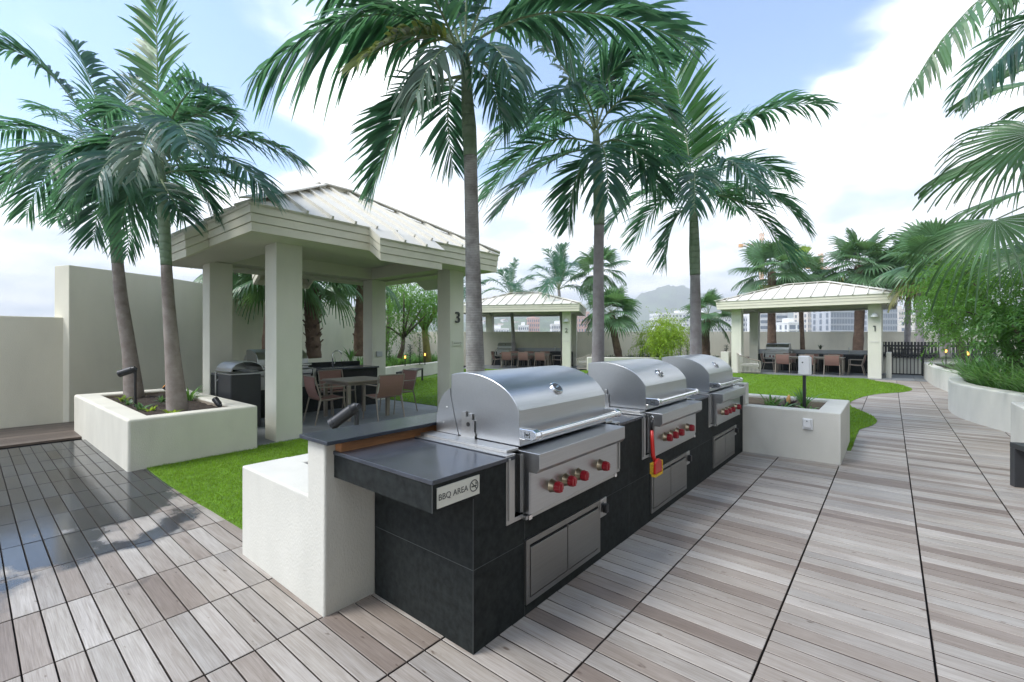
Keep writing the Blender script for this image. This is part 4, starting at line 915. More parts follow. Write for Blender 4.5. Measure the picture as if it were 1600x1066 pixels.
def chair(label):
    """dining chair facing local +y"""
    root = thing('dining_chair', label, 'chair', (0,0,0), 0, 'pink sling dining chairs')
    B = lambda mb, n, m, **k: mb.build(n, m, root, world=False, **k)
    w = .27
    s = MB(); n = 6; vs = []
    for i in range(n+1):
        t = i/n; y = -.20+.44*t; z = .43+.03*t*t-.02*math.sin(math.pi*t)
        for x in (-w+.02, w-.02): vs.append((x, y, z))
    s.add([(x,y,z-.006) for x,y,z in vs]+vs, [(2*i,2*i+1,2*i+3,2*i+2) for i in range(n)]+[(14+2*i,14+2*i+2,14+2*i+3,14+2*i+1) for i in range(n)]); B(s, 'seat', M['sling'])
    b = MB(); vs = []
    for i in range(n+1):
        t = i/n; z = .45+.40*t; y = -.20-.10*t-.03*math.sin(math.pi*t)
        for x in (-w+.02, w-.02): vs.append((x, y, z))
    b.add([(x,y-.007,z) for x,y,z in vs]+vs, [(2*i,2*i+1,2*i+3,2*i+2) for i in range(n)]+[(14+2*i,14+2*i+2,14+2*i+3,14+2*i+1) for i in range(n)]); B(b, 'backrest', M['sling'])
    for x in (-w, w):
        f = MB(); f.tube([(x,-.19,.43),(x,-.24,.62),(x,-.305,.86)], .013, 6); f.tube([(x,-.19,.43),(x,.25,.455)], .013, 6); B(f, 'side_frame', M['taupe'])
        l = MB(); l.tube([(x,.23,.66),(x,.23,.44),(x*1.04,.27,0)], [.014,.016,.012], 6); B(l, 'leg', M['taupe'])
        l = MB(); l.tube([(x,-.20,.44),(x*1.04,-.30,0)], [.016,.012], 6); B(l, 'leg', M['taupe'])
        a = MB(); a.box(x-.022, x+.022, -.26, .25, .655, .675); B(a, 'armrest', M['taupe'], bevel=.006)
    t = MB(); t.tube([(-w,-.305,.86),(w,-.305,.86)], .013, 6); B(t, 'top_rail', M['taupe'])
    t = MB(); t.tube([(-w,.24,.45),(w,.24,.45)], .011, 6); B(t, 'front_rail', M['taupe'])
    return root
def table(label, loc, rotz, L, Wd):
    root = thing('dining_table', label, 'table', loc, rotz, 'taupe dining tables')
    m = MB(); m.box(-L/2, L/2, -Wd/2, Wd/2, .715, .745); m.build('tabletop', M['taupe'], root, world=False, bevel=.004)
    m = MB(); m.box(-L/2+.05, L/2-.05, -Wd/2+.05, Wd/2-.05, .66, .7145); m.build('apron', M['taupe'], root, world=False)
    for sx in (-1, 1):
        for sy in (-1, 1):
            m = MB(); m.box(sx*(L/2-.05)-.03, sx*(L/2-.05)+.03, sy*(Wd/2-.05)-.03, sy*(Wd/2-.05)+.03, 0, .66); m.build('leg', M['taupe'], root, world=False)
    return root
table('small square taupe table under pavilion 3 with four pink chairs', (-8.2, 5.0, .005), 0, .95, .95)
CH = chair('pink sling chair on the bin side of the small square table')
CH.location = (-8.1, 4.30, .005); CH.rotation_euler[2] = R(-6)
copy_tree(CH, (-9.02, 5.05, .005), R(-90), 'pink sling chair between the small square table and the sink counter')
copy_tree(CH, (-7.55, 5.18, .005), R(86), 'pink sling chair with its back to the lawn and grills at the small square table')
copy_tree(CH, (-8.05, 5.88, .005), R(176), 'pink sling chair at the far side of the small square table, towards the lawn bench')
for nm, o, rot in (('1', P1O, 0), ('2', P2O, P2ROT)):
    tl = loc2(o, rot, .15, 1.55); table('long taupe dining table under pavilion %s' % nm, tl, rot, 2.6, .9)
    for i, (w, x) in enumerate((('left', -.75), ('middle', .15), ('right', 1.05))):
        copy_tree(CH, loc2(o, rot, x, .93), rot+R(random.uniform(-3, 3)), '%s pink sling chair on the lawn side of the long table, pavilion %s' % (w, nm))
        copy_tree(CH, loc2(o, rot, x, 2.2), rot+R(180+random.uniform(-3, 3)), '%s pink sling chair on the counter side of the long table, pavilion %s' % (w, nm))
    copy_tree(CH, loc2(o, rot, -1.45, 1.5), rot+R(-90), 'pink sling chair at the left head of the long table, pavilion %s' % nm)
    copy_tree(CH, loc2(o, rot, 1.85, 1.55), rot+R(88), 'pink sling chair at the right head of the long table, pavilion %s' % nm)
def lounge(label, loc, rotz):
    """rope lounge chair facing local +y"""
    root = thing('lounge_chair', label, 'lounge chair', loc, rotz, 'grey rope lounge chairs')
    B = lambda mb, n, m, **k: mb.build(n, m, root, world=False, **k)
    out = [(-.40,.42),(-.42,.0),(-.40,-.34),(-.25,-.44),(0,-.46),(.25,-.44),(.40,-.34),(.42,.0),(.40,.42)]
    top = [.55,.66,.80,.88,.90,.88,.80,.66,.55]
    f = MB(); f.tube([(x*1.06,y*1.06,z) for (x,y),z in zip(out, top)], .018, 6); f.tube([(x,y,.07) for x,y in out], .016, 6); f.tube([(-.40,.42,.07),(.40,.42,.07)], .016, 6); B(f, 'frame', M['taupe'])
    r = MB(); 
    P = [Vector((x,y,0)) for x, y in out]; N = 46
    cum = [0]
    for i in range(len(P)-1): cum.append(cum[-1]+(P[i+1]-P[i]).length)
    for k in range(N+1):
        s = cum[-1]*k/N; i = min(len(P)-2, max(j for j in range(len(P)) if cum[j] <= s+1e-9)); t = (s-cum[i])/(cum[i+1]-cum[i]); p = P[i].lerp(P[i+1], t); z = top[i]*(1-t)+top[i+1]*t
        r.tube([(p.x,p.y,.07),(p.x*1.06,p.y*1.06,z)], .014, 4)
    B(r, 'rope_shell', M['rope'])
    c = MB(); c.box(-.36,.36,-.34,.40,.30,.44); B(c, 'seat_cushion', M['cushion'], bevel=.05, seg=3)
    c = MB(); c.prism([(-.40,.44),(-.24,.44),(-.30,.86),(-.42,.86)], 0, -.30, .30); B(c, 'back_cushion', M['cushion'], bevel=.05, seg=3)
    for x in (-.38,.38):
        for y in (-.32,.38): l = MB(); l.tube([(x,y,.07),(x,y,0)], [.018,.014], 6); B(l, 'leg', M['taupe'])
    return root
LG = lounge('grey rope lounge chair at the left front corner of pavilion 1', (*loc2(P1O, 0, -1.95, -.05)[:2], .004), R(-75))
copy_tree(LG, (*loc2(P2O, P2ROT, 3.55, .35)[:2], .004), P2ROT+R(70), 'grey rope lounge chair just outside the right column of pavilion 2')

# ------------------------------------------------------------------ gate and slatted fence
def slat_gate():
    root = thing('metal_gate', 'black metal gate of upright bars beside pavilion 1', 'gate', (.5, 25.3, 0))
    m = MB(); m.bar((.02,25.4,.06),(1.0,25.4,.06),.04,.05); m.bar((.02,25.4,1.12),(1.0,25.4,1.12),.04,.05); m.build('gate_frame', M['black'], root)
    m = MB()
    for i in range(9): x = .06+i*.115; m.box(x-.014, x+.014, 25.385, 25.415, .085, 1.095)
    m.build('bars', M['black'], root)
    for x in (.0, 1.02): m = MB(); m.box(x-.035, x+.035, 25.36, 25.44, 0, 1.2); m.build('post', M['black'], root)
slat_gate()
def slat_fence():
    root = thing('slatted_fence', 'dark close-slatted fence panel standing behind the gate', 'fence', (1.2, 26.6, 0))
    m = MB()
    for i in range(34): x = -.4+i*.11; m.box(x-.04, x+.04, 26.58, 26.62, .72, 1.42)
    m.build('slats', M['charcoal'], root)
    
    for z in (.78, 1.2): m = MB(); m.box(-.45, 3.3, 26.621, 26.66, z, z+.08); m.build('rail', M['black'], root)
slat_fence()
def gate_wall():
    m = MB(); m.box(-.5, 3.4, 26.67, 26.9, -.04, .95); tag(m.build('garden_wall', M['stucco_white'], bevel=.015), 'low pale wall showing between the bars of the gate', 'wall')
gate_wall()
# ------------------------------------------------------------------ palms
def frond(mb, A, Mid, T, n=40, ll=.55, w=.045, droop=.45, t0=.14, rr=.016, vee=.25, rnd=.25, lean=None, stiff=1.0, seed=None):
    """pinnate leaf along a curve A-Mid-T; leaflets in material slot 0, stalk in slot 1"""
    rng = random.Random(seed if seed is not None else random.random()); n = int(n*1.35); w *= .70; droop *= .8
    A, Mid, T = Vector(A), Vector(Mid), Vector(T); C = Mid*2-(A+T)*.5
    P = lambda t: A*(1-t)**2+C*(2*t*(1-t))+T*t*t
    D = lambda t: ((C-A)*(2*(1-t))+(T-C)*(2*t)).normalized()
    mb.tube([P(i/10) for i in range(11)], [rr*(1-.85*i/10) for i in range(11)], 5, 1)
    Z = Vector((0,0,1)); s0 = None
    for i in range(n):
        t = t0+(1-t0)*(i+.5)/n; p = P(t); d = D(t)
        side = d.cross(Z)
        if lean is not None: side = side.lerp(Vector(lean), .0 if side.length > .5 else .8)
        if side.length < .25: side = side+(s0 or Vector((1,0,0)))*.4
        side.normalize(); 
        if s0 and side.dot(s0) < 0: side = -side
        s0 = side; nn = side.cross(d).normalized()
        if nn.z < 0: nn = -nn
        prof = (.45+.75*math.sin(math.pi*min(1, (t-t0)/(1-t0)*.78+.14)))*(1 if t < .9 else 1-(t-.9)*4.5)
        for sg in (-1, 1):
            if rng.random() < .04: continue
            L = ll*prof*rng.uniform(.82, 1.12); al = R(58-30*t+rng.uniform(-7, 7))
            dr = (side*sg*math.sin(al)+d*math.cos(al)+nn*(vee+rng.uniform(-rnd, rnd)*.7)).normalized()
            q = p+d*rng.uniform(-.01, .01); ww = w*rng.uniform(.75, 1.15)*(.6+.5*prof)
            g = droop*rng.uniform(.55, 1.35)
            wd = (d-dr*d.dot(dr)); wd = wd.normalized() if wd.length > .05 else nn
            wd = (wd+nn*rng.uniform(-.45, .45)).normalized()
            st = ((0,.35),(.28,1.0),(.62,.85),(.86,.5),(1,.06)); vs = []
            for s, k in st:
                c = q+dr*(L*s)-Z*(g*L*s*s)-dr*(g*.28*L*s*s); vs += [tuple(c-wd*ww*k*.5), tuple(c+wd*ww*k*.5)]
            mb.add(vs, [(2*j,2*j+1,2*j+3,2*j+2) for j in range(4)], 0)
def trunk_part(root, pts, rad, m, name='trunk', n=18, bumps=0):
    P = [Vector(p) for p in pts]; q = []; rr = []
    N = max(10, len(P)*5)
    for i in range(N+1):                     # smooth curve through the points
        t = i/N*(len(P)-1); k = min(int(t), len(P)-2); f = t-k
        p0, p1, p2, p3 = P[max(k-1,0)], P[k], P[k+1], P[min(k+2,len(P)-1)]
        q.append(.5*((2*p1)+(p2-p0)*f+(2*p0-5*p1+4*p2-p3)*f*f+(3*p1-p0-3*p2+p3)*f**3))
        rr.append((rad[k]*(1-f)+rad[k+1]*f)*(1+(random.uniform(-1,1)*bumps)))
    mb = MB(); mb.tube(q, rr, n); return mb.build(name, M[m], root, smooth=True)
def feather_palm(label, trunk, rad, tm, shaft, srad, crown, fr, d0, ll, w, group, seed, fill=1):
    """trunk and shaft: world points; crown: pixel-free world point; fr: list of (mid, tip, options)"""
    random.seed(seed)
    root = thing('palm_tree', label, 'palm', trunk[0], 0, group)
    trunk_part(root, trunk, rad, tm)
    trunk_part(root, shaft, srad, 'crownshaft', 'crownshaft')
    for i, (a, mid, tip, o) in enumerate(fr):
        o = dict(o); mt = o.pop('m', 'palm'); mb = MB()
        frond(mb, a, mid, tip, ll=o.pop('ll', ll), w=o.pop('w', w), seed=seed*100+i, **o)
        mb.build('frond', [M[mt], M['rachis']], root, fix=False)
    c = Vector(shaft[-1])*.55+Vector(shaft[-2])*.45; rng = random.Random(seed*7)
    for i in range(fill):                    # the leaves that fill the inside and back of the crown
        az = i*2.39996+seed; el = R(rng.uniform(-25, 50)); Lf = ll*rng.uniform(2.6, 3.6); o = Vector((math.cos(az)*math.cos(el), math.sin(az)*math.cos(el), math.sin(el))); mb = MB()
        frond(mb, c, c+o*Lf*.5+Vector((0,0,.10*Lf)), c+o*Lf-Vector((0,0,.36*Lf)), n=38, ll=ll, w=w, droop=.5, seed=seed*300+i)
        mb.build('frond', [M['palm'], M['rachis']], root, fix=False)
    return root
def px_fronds(lst, d0):
    out = []
    for (a, mid, tip, dm, dt, o) in lst: out.append((at(*a, d0), at(*mid, d0+dm), at(*tip, d0+dt), o))
    return out
# the three palms in the planter behind the grill counter
d = 4.36
feather_palm('tallest palm with a lichen-spotted trunk rising behind the nearest grill', [(-3.08,3.17,.48), at(741,500,d), at(738,380,d), at(735,245,d)], [.108,.080,.068,.063], 'trunk_lichen',
    [at(735,245,d), at(733,200,d), at(730,150,d), at(727,85,d)], [.065,.070,.056,.04], None,
    px_fronds([
     ((725,85),(590,22),(399,116),-.25,-.7,dict(n=44,droop=.75,ll=.62,w=.07,vee=-.05)),
     ((727,118),(640,168),(583,296),.1,.1,dict(n=40,droop=.35,ll=.48,w=.05)),
     ((722,75),(640,55),(556,104),-.35,-.8,dict(n=30,droop=.4,ll=.34,w=.05,m='palm_yellow')),
     ((722,80),(640,30),(540,70),.4,.9,dict(n=36,droop=.5,ll=.55,w=.06,m='palm')),
     ((730,75),(880,18),(1083,70),.0,-.3,dict(n=46,droop=.45,ll=.6,w=.065)),
     ((732,100),(770,110),(800,186),.0,.2,dict(n=30,droop=.9,ll=.4,w=.03)),
     ((731,110),(762,125),(781,180),-.3,-.5,dict(n=24,droop=.6,ll=.36,w=.035)),
     ((722,120),(700,165),(708,262),.5,.8,dict(n=32,droop=.25,ll=.42,w=.04)),
     ((724,85),(640,-40),(505,-5),.2,.3,dict(n=40,droop=.55,ll=.62,w=.075)),
     ((726,75),(690,-60),(640,-120),.2,.5,dict(n=36,droop=.3,ll=.6,w=.07)),
     ((727,70),(733,-60),(745,-190),.0,.1,dict(n=36,droop=.1,ll=.55,w=.06)),
     ((729,75),(800,-50),(905,-60),.3,.6,dict(n=40,droop=.5,ll=.62,w=.07)),
     ((728,85),(770,30),(850,60),.9,1.8,dict(n=38,droop=.5,ll=.55,w=.055)),
     ((724,90),(690,80),(650,150),-.5,-.9,dict(n=30,droop=.9,ll=.4,w=.045,m='palm_grey')),
     ((729,90),(765,70),(800,120),-.5,-.9,dict(n=30,droop=.9,ll=.42,w=.045)),
    ], d), d, .55, .055, 'feather palms behind the grill counter', 11, 1)
d = 6.15
feather_palm('middle palm of the grill row, with a grey trunk and dark drooping crown', [(-3.08,5.52,.48), at(935,500,d), at(935,430,d), at(936,352,d)], [.094,.078,.070,.065], 'trunk',
    [at(936,352,d), at(936,310,d), at(934,262,d), at(931,205,d)], [.072,.078,.066,.04], None,
    px_fronds([
     ((931,205),(845,172),(751,246),-.1,-.3,dict(n=44,droop=.6,ll=.62,w=.05)),
     ((932,225),(840,228),(757,312),.3,.4,dict(n=42,droop=.45,ll=.55,w=.045)),
     ((932,235),(860,252),(781,331),-.5,-.8,dict(n=40,droop=.4,ll=.5,w=.045)),
     ((933,245),(902,275),(888,352),.2,.3,dict(n=34,droop=.25,ll=.5,w=.045)),
     ((930,205),(880,105),(818,38),.0,.1,dict(n=46,droop=.35,ll=.75,w=.06)),
     ((932,200),(946,130),(988,86),-.1,-.2,dict(n=42,droop=.4,ll=.7,w=.06)),
     ((933,205),(985,150),(1052,188),-.3,-.6,dict(n=42,droop=.5,ll=.62,w=.05,m='palm')),
     ((934,230),(985,228),(1034,305),.3,.6,dict(n=40,droop=.5,ll=.55,w=.045)),
     ((933,215),(990,190),(1045,250),.8,1.4,dict(n=40,droop=.5,ll=.58,w=.05)),
     ((932,200),(985,95),(1040,100),.6,1.0,dict(n=42,droop=.5,ll=.65,w=.055)),
     ((931,200),(905,140),(860,160),-.8,-1.4,dict(n=36,droop=.6,ll=.6,w=.05)),
     ((932,230),(945,240),(950,315),-.9,-1.3,dict(n=32,droop=.5,ll=.45,w=.045)),
     ((931,215),(890,180),(830,215),1.0,1.7,dict(n=38,droop=.5,ll=.58,w=.05)),
     ((932,200),(915,120),(915,55),.5,.8,dict(n=36,droop=.25,ll=.6,w=.05)),
    ], d), d, .55, .05, 'feather palms behind the grill counter', 12, 0)
d = 8.15
feather_palm('rightmost palm of the grill row, with one upright bright green leaf', [at(1087,600,d), at(1087,520,d), at(1086,430,d)], [.112,.098,.083], 'trunk',
    [at(1086,430,d), at(1085,392,d), at(1084,345,d), at(1081,288,d)], [.088,.093,.075,.04], None,
    px_fronds([
     ((1081,290),(1068,190),(1044,70),.0,.1,dict(n=44,droop=.12,ll=.85,w=.075,m='palm_bright',vee=.1,lean=(1,.4,0))),
     ((1082,290),(1165,188),(1289,163),-.2,-.5,dict(n=46,droop=.7,ll=.7,w=.065)),
     ((1083,305),(1155,256),(1234,285),.3,.4,dict(n=42,droop=.5,ll=.6,w=.05)),
     ((1083,318),(1180,296),(1262,360),-.3,-.6,dict(n=44,droop=.5,ll=.55,w=.05)),
     ((1082,315),(1012,300),(947,362),-.2,-.3,dict(n=42,droop=.5,ll=.6,w=.05)),
     ((1082,325),(1054,345),(1039,412),.1,.2,dict(n=36,droop=.3,ll=.55,w=.045)),
     ((1082,320),(1030,318),(988,385),.7,1.1,dict(n=38,droop=.4,ll=.55,w=.045)),
     ((1081,295),(1020,235),(955,242),.4,.6,dict(n=44,droop=.5,ll=.68,w=.055)),
     ((1081,290),(1110,215),(1150,190),.4,.8,dict(n=40,droop=.5,ll=.68,w=.055)),
     ((1082,300),(1130,250),(1180,300),-.9,-1.6,dict(n=40,droop=.6,ll=.6,w=.05)),
     ((1082,300),(1040,250),(1000,280),-.9,-1.6,dict(n=40,droop=.6,ll=.6,w=.05)),
     ((1083,310),(1120,290),(1150,330),1.0,1.8,dict(n=40,droop=.5,ll=.55,w=.05)),
     ((1081,290),(1055,220),(1010,200),.8,1.5,dict(n=38,droop=.4,ll=.65,w=.055)),
     ((1082,305),(1085,270),(1085,330),-1.1,-1.9,dict(n=36,droop=.6,ll=.55,w=.05)),
    ], d), d, .6, .05, 'feather palms behind the grill counter', 13, 1)
# the two palms in the large planter on the left
d = 7.8
feather_palm('left palm in the large planter with a leaning trunk and wide crown', [(-10.0,1.86,.5), at(203,555,7.82), at(190,470,d), at(184,412,d)], [.155,.106,.094,.082], 'trunk_brown',
    [at(184,412,d), at(180,362,d), at(174,300,d), at(170,255,d)], [.084,.090,.072,.045], None,
    px_fronds([
     ((170,250),(146,140),(112,66),.0,.0,dict(n=42,droop=.35,ll=.65,w=.06)),
     ((170,250),(75,112),(-25,75),-.2,-.5,dict(n=46,droop=.5,ll=.7,w=.06)),
     ((171,258),(75,206),(-25,210),.2,.3,dict(n=46,droop=.55,ll=.7,w=.055,m='palm')),
     ((172,275),(75,235),(-5,312),-.3,-.6,dict(n=44,droop=.55,ll=.65,w=.05)),
     ((172,285),(92,262),(42,335),.3,.4,dict(n=42,droop=.5,ll=.6,w=.05)),
     ((174,295),(160,305),(146,376),-.2,-.4,dict(n=36,droop=.3,ll=.55,w=.05)),
     ((174,295),(215,305),(236,372),.2,.3,dict(n=36,droop=.4,ll=.55,w=.05)),
     ((172,265),(240,220),(310,300),.6,1.0,dict(n=42,droop=.5,ll=.62,w=.05)),
     ((171,255),(195,160),(220,120),.5,.9,dict(n=40,droop=.4,ll=.62,w=.055)),
     ((172,275),(120,230),(70,270),-1.0,-1.7,dict(n=40,droop=.7,ll=.6,w=.05)),
     ((172,270),(180,220),(190,290),-1.2,-2.0,dict(n=40,droop=.7,ll=.6,w=.05)),
     ((171,260),(110,190),(60,170),.9,1.6,dict(n=40,droop=.5,ll=.65,w=.055)),
     ((173,285),(120,300),(90,345),.9,1.4,dict(n=38,droop=.5,ll=.55,w=.05)),
     ((173,280),(200,260),(250,330),-.8,-1.2,dict(n=38,droop=.6,ll=.55,w=.05)),
    ], d), d, .6, .05, 'palms in the large planter', 21)
d = 6.25
feather_palm('right palm in the large planter, topped by a tall upright bright leaf', [(-7.58,1.88,.5), at(270,555,6.26), at(264,480,d), at(260,415,d)], [.135,.09,.074,.064], 'trunk_brown',
    [at(260,415,d), at(256,340,d), at(252,285,d), at(249,235,d)], [.065,.071,.058,.04], None,
    px_fronds([
     ((248,240),(246,110),(243,-60),.0,.2,dict(n=46,droop=.2,ll=.62,w=.07,m='palm_bright',vee=.1,lean=(.9,.5,0))),
     ((250,245),(365,212),(474,256),.0,.1,dict(n=46,droop=.65,ll=.55,w=.055)),
     ((251,255),(345,245),(414,302),-.4,-.7,dict(n=42,droop=.6,ll=.5,w=.05,m='palm')),
     ((249,240),(300,182),(362,180),.1,.3,dict(n=40,droop=.5,ll=.55,w=.055)),
     ((249,235),(290,150),(332,140),-.4,-.7,dict(n=36,droop=.6,ll=.5,w=.05)),
     ((249,240),(236,205),(213,276),-.9,-1.6,dict(n=36,droop=.6,ll=.45,w=.05,m='palm_grey')),
     ((250,260),(180,225),(110,320),-.1,-.2,dict(n=44,droop=.6,ll=.58,w=.05)),
     ((252,275),(300,275),(335,338),.3,.5,dict(n=38,droop=.5,ll=.5,w=.045)),
     ((251,265),(300,262),(392,290),.8,1.3,dict(n=42,droop=.6,ll=.52,w=.05)),
     ((251,270),(215,275),(190,345),.4,.6,dict(n=38,droop=.5,ll=.52,w=.045)),
     ((249,240),(205,170),(160,185),.5,.8,dict(n=40,droop=.5,ll=.6,w=.05)),
     ((250,245),(275,195),(300,240),-1.0,-1.7,dict(n=38,droop=.7,ll=.5,w=.05)),
     ((250,255),(190,240),(150,290),-1.0,-1.5,dict(n=38,droop=.7,ll=.5,w=.05)),
     ((249,240),(280,175),(320,215),1.0,1.8,dict(n=40,droop=.5,ll=.58,w=.05)),
     ((252,280),(262,300),(290,345),-.5,-.7,dict(n=30,droop=.4,ll=.42,w=.045)),
    ], d), d, .55, .05, 'palms in the large planter', 22)

def generic_feather_palm(label, base, h, R_, n, group, seed, tr=.1, m='palm', upright=None, ll=.6):
    rng = random.Random(seed); random.seed(seed)
    root = thing('palm_tree', label, 'palm', base, 0, group)
    b = Vector(base); lean = Vector((rng.uniform(-.2,.2), rng.uniform(-.2,.2), 0)); top = b+Vector((0,0,h))+lean
    trunk_part(root, [b, b+Vector((0,0,h*.5))+lean*.3, top], [tr*1.3, tr, tr*.8], 'trunk', n=10)
    c = MB()
    for i in range(n):
        az = i*2.39996+rng.uniform(-.2,.2); el = R(78-100*i/n); L = R_*rng.uniform(.85,1.12)
        o = Vector((math.cos(az)*math.cos(el), math.sin(az)*math.cos(el), math.sin(el)))
        mid = top+o*L*.5+Vector((0,0,.10*L)); tip = top+o*L+Vector((0,0,-.32*L*math.cos(el)))
        frond(c, top, mid, tip, n=26, ll=ll*R_/2, w=.06, droop=.5, rr=.02, seed=seed*50+i)
    if upright: frond(c, top, top+Vector((.02,0,upright*.5)), top+Vector((.05,0,upright)), n=28, ll=.6, w=.08, droop=.1, seed=seed, lean=(1,.5,0))
    c.build('crown', [M[m], M['rachis']], root, fix=False)
    return root
p = at(880,560,25.5); generic_feather_palm('feather palm with a stiff upright new leaf behind pavilion 2', (p.x,p.y,.4), 3.9, 2.6, 14, 'feather palms at the far parapet', 31, upright=2.5)
p = at(803,560,26); generic_feather_palm('feather palm showing only its crown above the roof of pavilion 2', (p.x,p.y,.4), 3.6, 2.0, 10, 'feather palms at the far parapet', 32)
p = at(716,560,26); generic_feather_palm('feather palm peeping out between pavilion 3 and the lichened trunk', (p.x,p.y,.4), 3.3, 2.0, 10, 'feather palms at the far parapet', 33)

# ------------------------------------------------------------------ fan palms
def fan_leaf(mb, foot, hub, side, nrm, Rr, nseg=30, spread=250, droop=.4, split=.55, mi=0, rng=random, stalk=True):
    """a palmate leaf: petiole foot->hub, blade round the hub"""
    foot, hub = Vector(foot), Vector(hub); fw = (hub-foot).normalized(); side = Vector(side); side = (side-fw*side.dot(fw)).normalized(); nrm = Vector(nrm).normalized()
    fwd = side.cross(nrm).normalized()
    if fwd.dot(fw) < 0: fwd = -fwd
    if stalk: mb.tube([foot, foot.lerp(hub,.5)+Vector((0,0,.04)), hub], [.014,.011,.009], 4, 1)
    Z = Vector((0,0,1)); dl = R(spread)/nseg
    for i in range(nseg):
        a = -R(spread)/2+dl*(i+.5); dr = fwd*math.cos(a)+side*math.sin(a); tv = -fwd*math.sin(a)+side*math.cos(a)
        L = Rr*(.82+.18*math.cos(a))*rng.uniform(.93,1.06); hw = math.tan(dl/2)*.98; g = droop*rng.uniform(.6,1.5); fold = nrm*.035*Rr*(1 if i % 2 else .6)
        vs = []
        for s, k, dd in ((.03,1,0),(.34,1,0),(split,1,.0),(.75,.62,.22),(.9,.33,.6),(1,.03,1.0)):
            c = hub+dr*(L*s)-nrm*(.10*L*s*s)-Z*(g*L*dd*(.35+.65*s)*.55); wv = tv*(hw*min(s, split)*L*k)
            vs += [tuple(c-wv-fold*s*.5), tuple(c+fold*s*.5), tuple(c+wv-fold*s*.5)]
        fs = []
        for j in range(5): fs += [(3*j,3*j+1,3*j+4,3*j+3), (3*j+1,3*j+2,3*j+5,3*j+4)]
        mb.add(vs, fs, mi)
def fan_palm(label, base, top, n, Rr, group, seed, pet=.75, tr=.12, bark='bark', nseg=26, elmin=-32, elmax=85, dry=0, droop=.28, skirt=0, lime=False, nbase=0):
    rng = random.Random(seed); random.seed(seed)
    root = thing('fan_palm', label, 'palm', base, 0, group); b = Vector(base); t = Vector(top)
    trunk_part(root, [b, b.lerp(t,.5)+Vector((rng.uniform(-.08,.08),rng.uniform(-.08,.08),0)), t], [tr*1.15, tr, tr*.95], bark, n=12, bumps=.10)
    if nbase:                                # stubs of old leaf bases round the trunk
        bt = MB(); H = (t-b).length
        for i in range(nbase):
            f = .12+.86*i/nbase; p = b.lerp(t, f); az = i*2.39996; o = Vector((math.cos(az), math.sin(az), 0)); ln = rng.uniform(.08,.17)
            bt.bar(p+o*tr*.8, p+o*(tr+ln*.6)+Vector((0,0,ln)), .07, .03, up=o)
        bt.build('leaf_bases', M[bark], root)
    c = MB()
    for i in range(n):
        az = i*2.39996+rng.uniform(-.25,.25); f = i/max(1,n-1); el = R(elmax+(elmin-elmax)*f+rng.uniform(-8,8))
        o = Vector((math.cos(az)*math.cos(el), math.sin(az)*math.cos(el), math.sin(el))); pl = pet*rng.uniform(.8,1.15)
        hub = t+o*pl-Vector((0,0,.10*pl*(1-math.sin(el)))); sd_ = Vector((-math.sin(az), math.cos(az), 0)); fw = (hub-t).normalized(); nrm = sd_.cross(fw)
        if nrm.z < 0: nrm = -nrm
        rl = R(rng.uniform(-80,80)*max(.25, math.sin(max(0,el)))); nrm = Matrix.Rotation(rl, 3, fw) @ nrm; sd_ = Matrix.Rotation(rl, 3, fw) @ sd_; nrm = (nrm+fw*rng.uniform(.1,.4)).normalized()
        fan_leaf(c, t, hub, sd_, nrm, Rr*rng.uniform(.82,1.1), nseg, rng.uniform(200,270), droop*(.7+f), .62, 2 if (dry and i > n*(1-dry)) else 0, rng)
    if lime:
        for k in range(2):
            o = Vector((.12*(k*2-1),.1,1)).normalized(); hub = t+o*pet*1.3; fan_leaf(c, t, hub, (1,.2,0), (0,-1,.3), Rr*.9, 14, 50, .02, .8, 3, rng)
    c.build('crown', [M['fan'], M['rachis'], M['fan_dry'], M['lime']], root, fix=False)
    return root
G1 = 'fan palms along the far parapet'
def FP(label, bx, by, tx, ty, d, n, Rr, seed, **k):
    b = at(bx, by, d); t = at(tx, ty, d); return fan_palm(label, (b.x, b.y, max(0, b.z)), t, n, Rr, G1, seed, **k)
FP('fan palm between pavilion 2 and the lime bush, with a slanting dark trunk', 968,562, 955,488, 23, 20, .95, 41, pet=.7, tr=.17)
FP('taller fan palm showing just left of the lime bush, behind the middle palm trunk', 938,562, 938,425, 25, 18, 1.0, 42, pet=.75, tr=.17)
FP('small fan palm beside pavilion 1 with its crown split by the rightmost grill-row palm', 1103,556, 1106,492, 24, 17, .85, 43, pet=.7, tr=.20)
FP('fan palm behind pavilion 1 with one yellow-green upright new leaf', 1206,553, 1206,425, 25.5, 24, 1.25, 44, pet=1.0, tr=.22, lime=False, dry=.12)
FP('slender fan palm behind pavilion 1 beside the yellow-green leaf', 1254,553, 1252,430, 27, 16, 1.1, 45, pet=.8, tr=.13, lime=True)
FP('broad fan palm behind the right half of pavilion 1', 1340,553, 1342,415, 25.5, 26, 1.35, 46, pet=1.05, tr=.22, dry=.1)
FP('thin-trunked fan palm just left of the number 1 column', 1353,553, 1385,430, 28, 18, 1.25, 47, pet=.9, tr=.12)
FP('left of two bare-trunked fan palms beyond the gate', 1417,550, 1420,425, 26, 24, 1.35, 48, pet=1.0, tr=.13, bark='trunk', dry=.15)
FP('right of two bare-trunked fan palms beyond the gate', 1438,550, 1440,410, 24, 24, 1.3, 49, pet=1.0, tr=.15, bark='trunk', dry=.1)
FP('fan palm half hidden behind the feathery tree, left of its crown', 1478,560, 1462,415, 16, 26, 1.05, 50, pet=.85, tr=.14, bark='trunk', dry=.2)
G2 = 'stout fan palms behind pavilion 3'
def FQ(label, bx, by, tx, ty, d, n, Rr, seed, **k):
    b = at(bx, by, d); t = at(tx, ty, d); return fan_palm(label, (b.x, b.y, max(0, b.z)), t, n, Rr, G2, seed, **k)
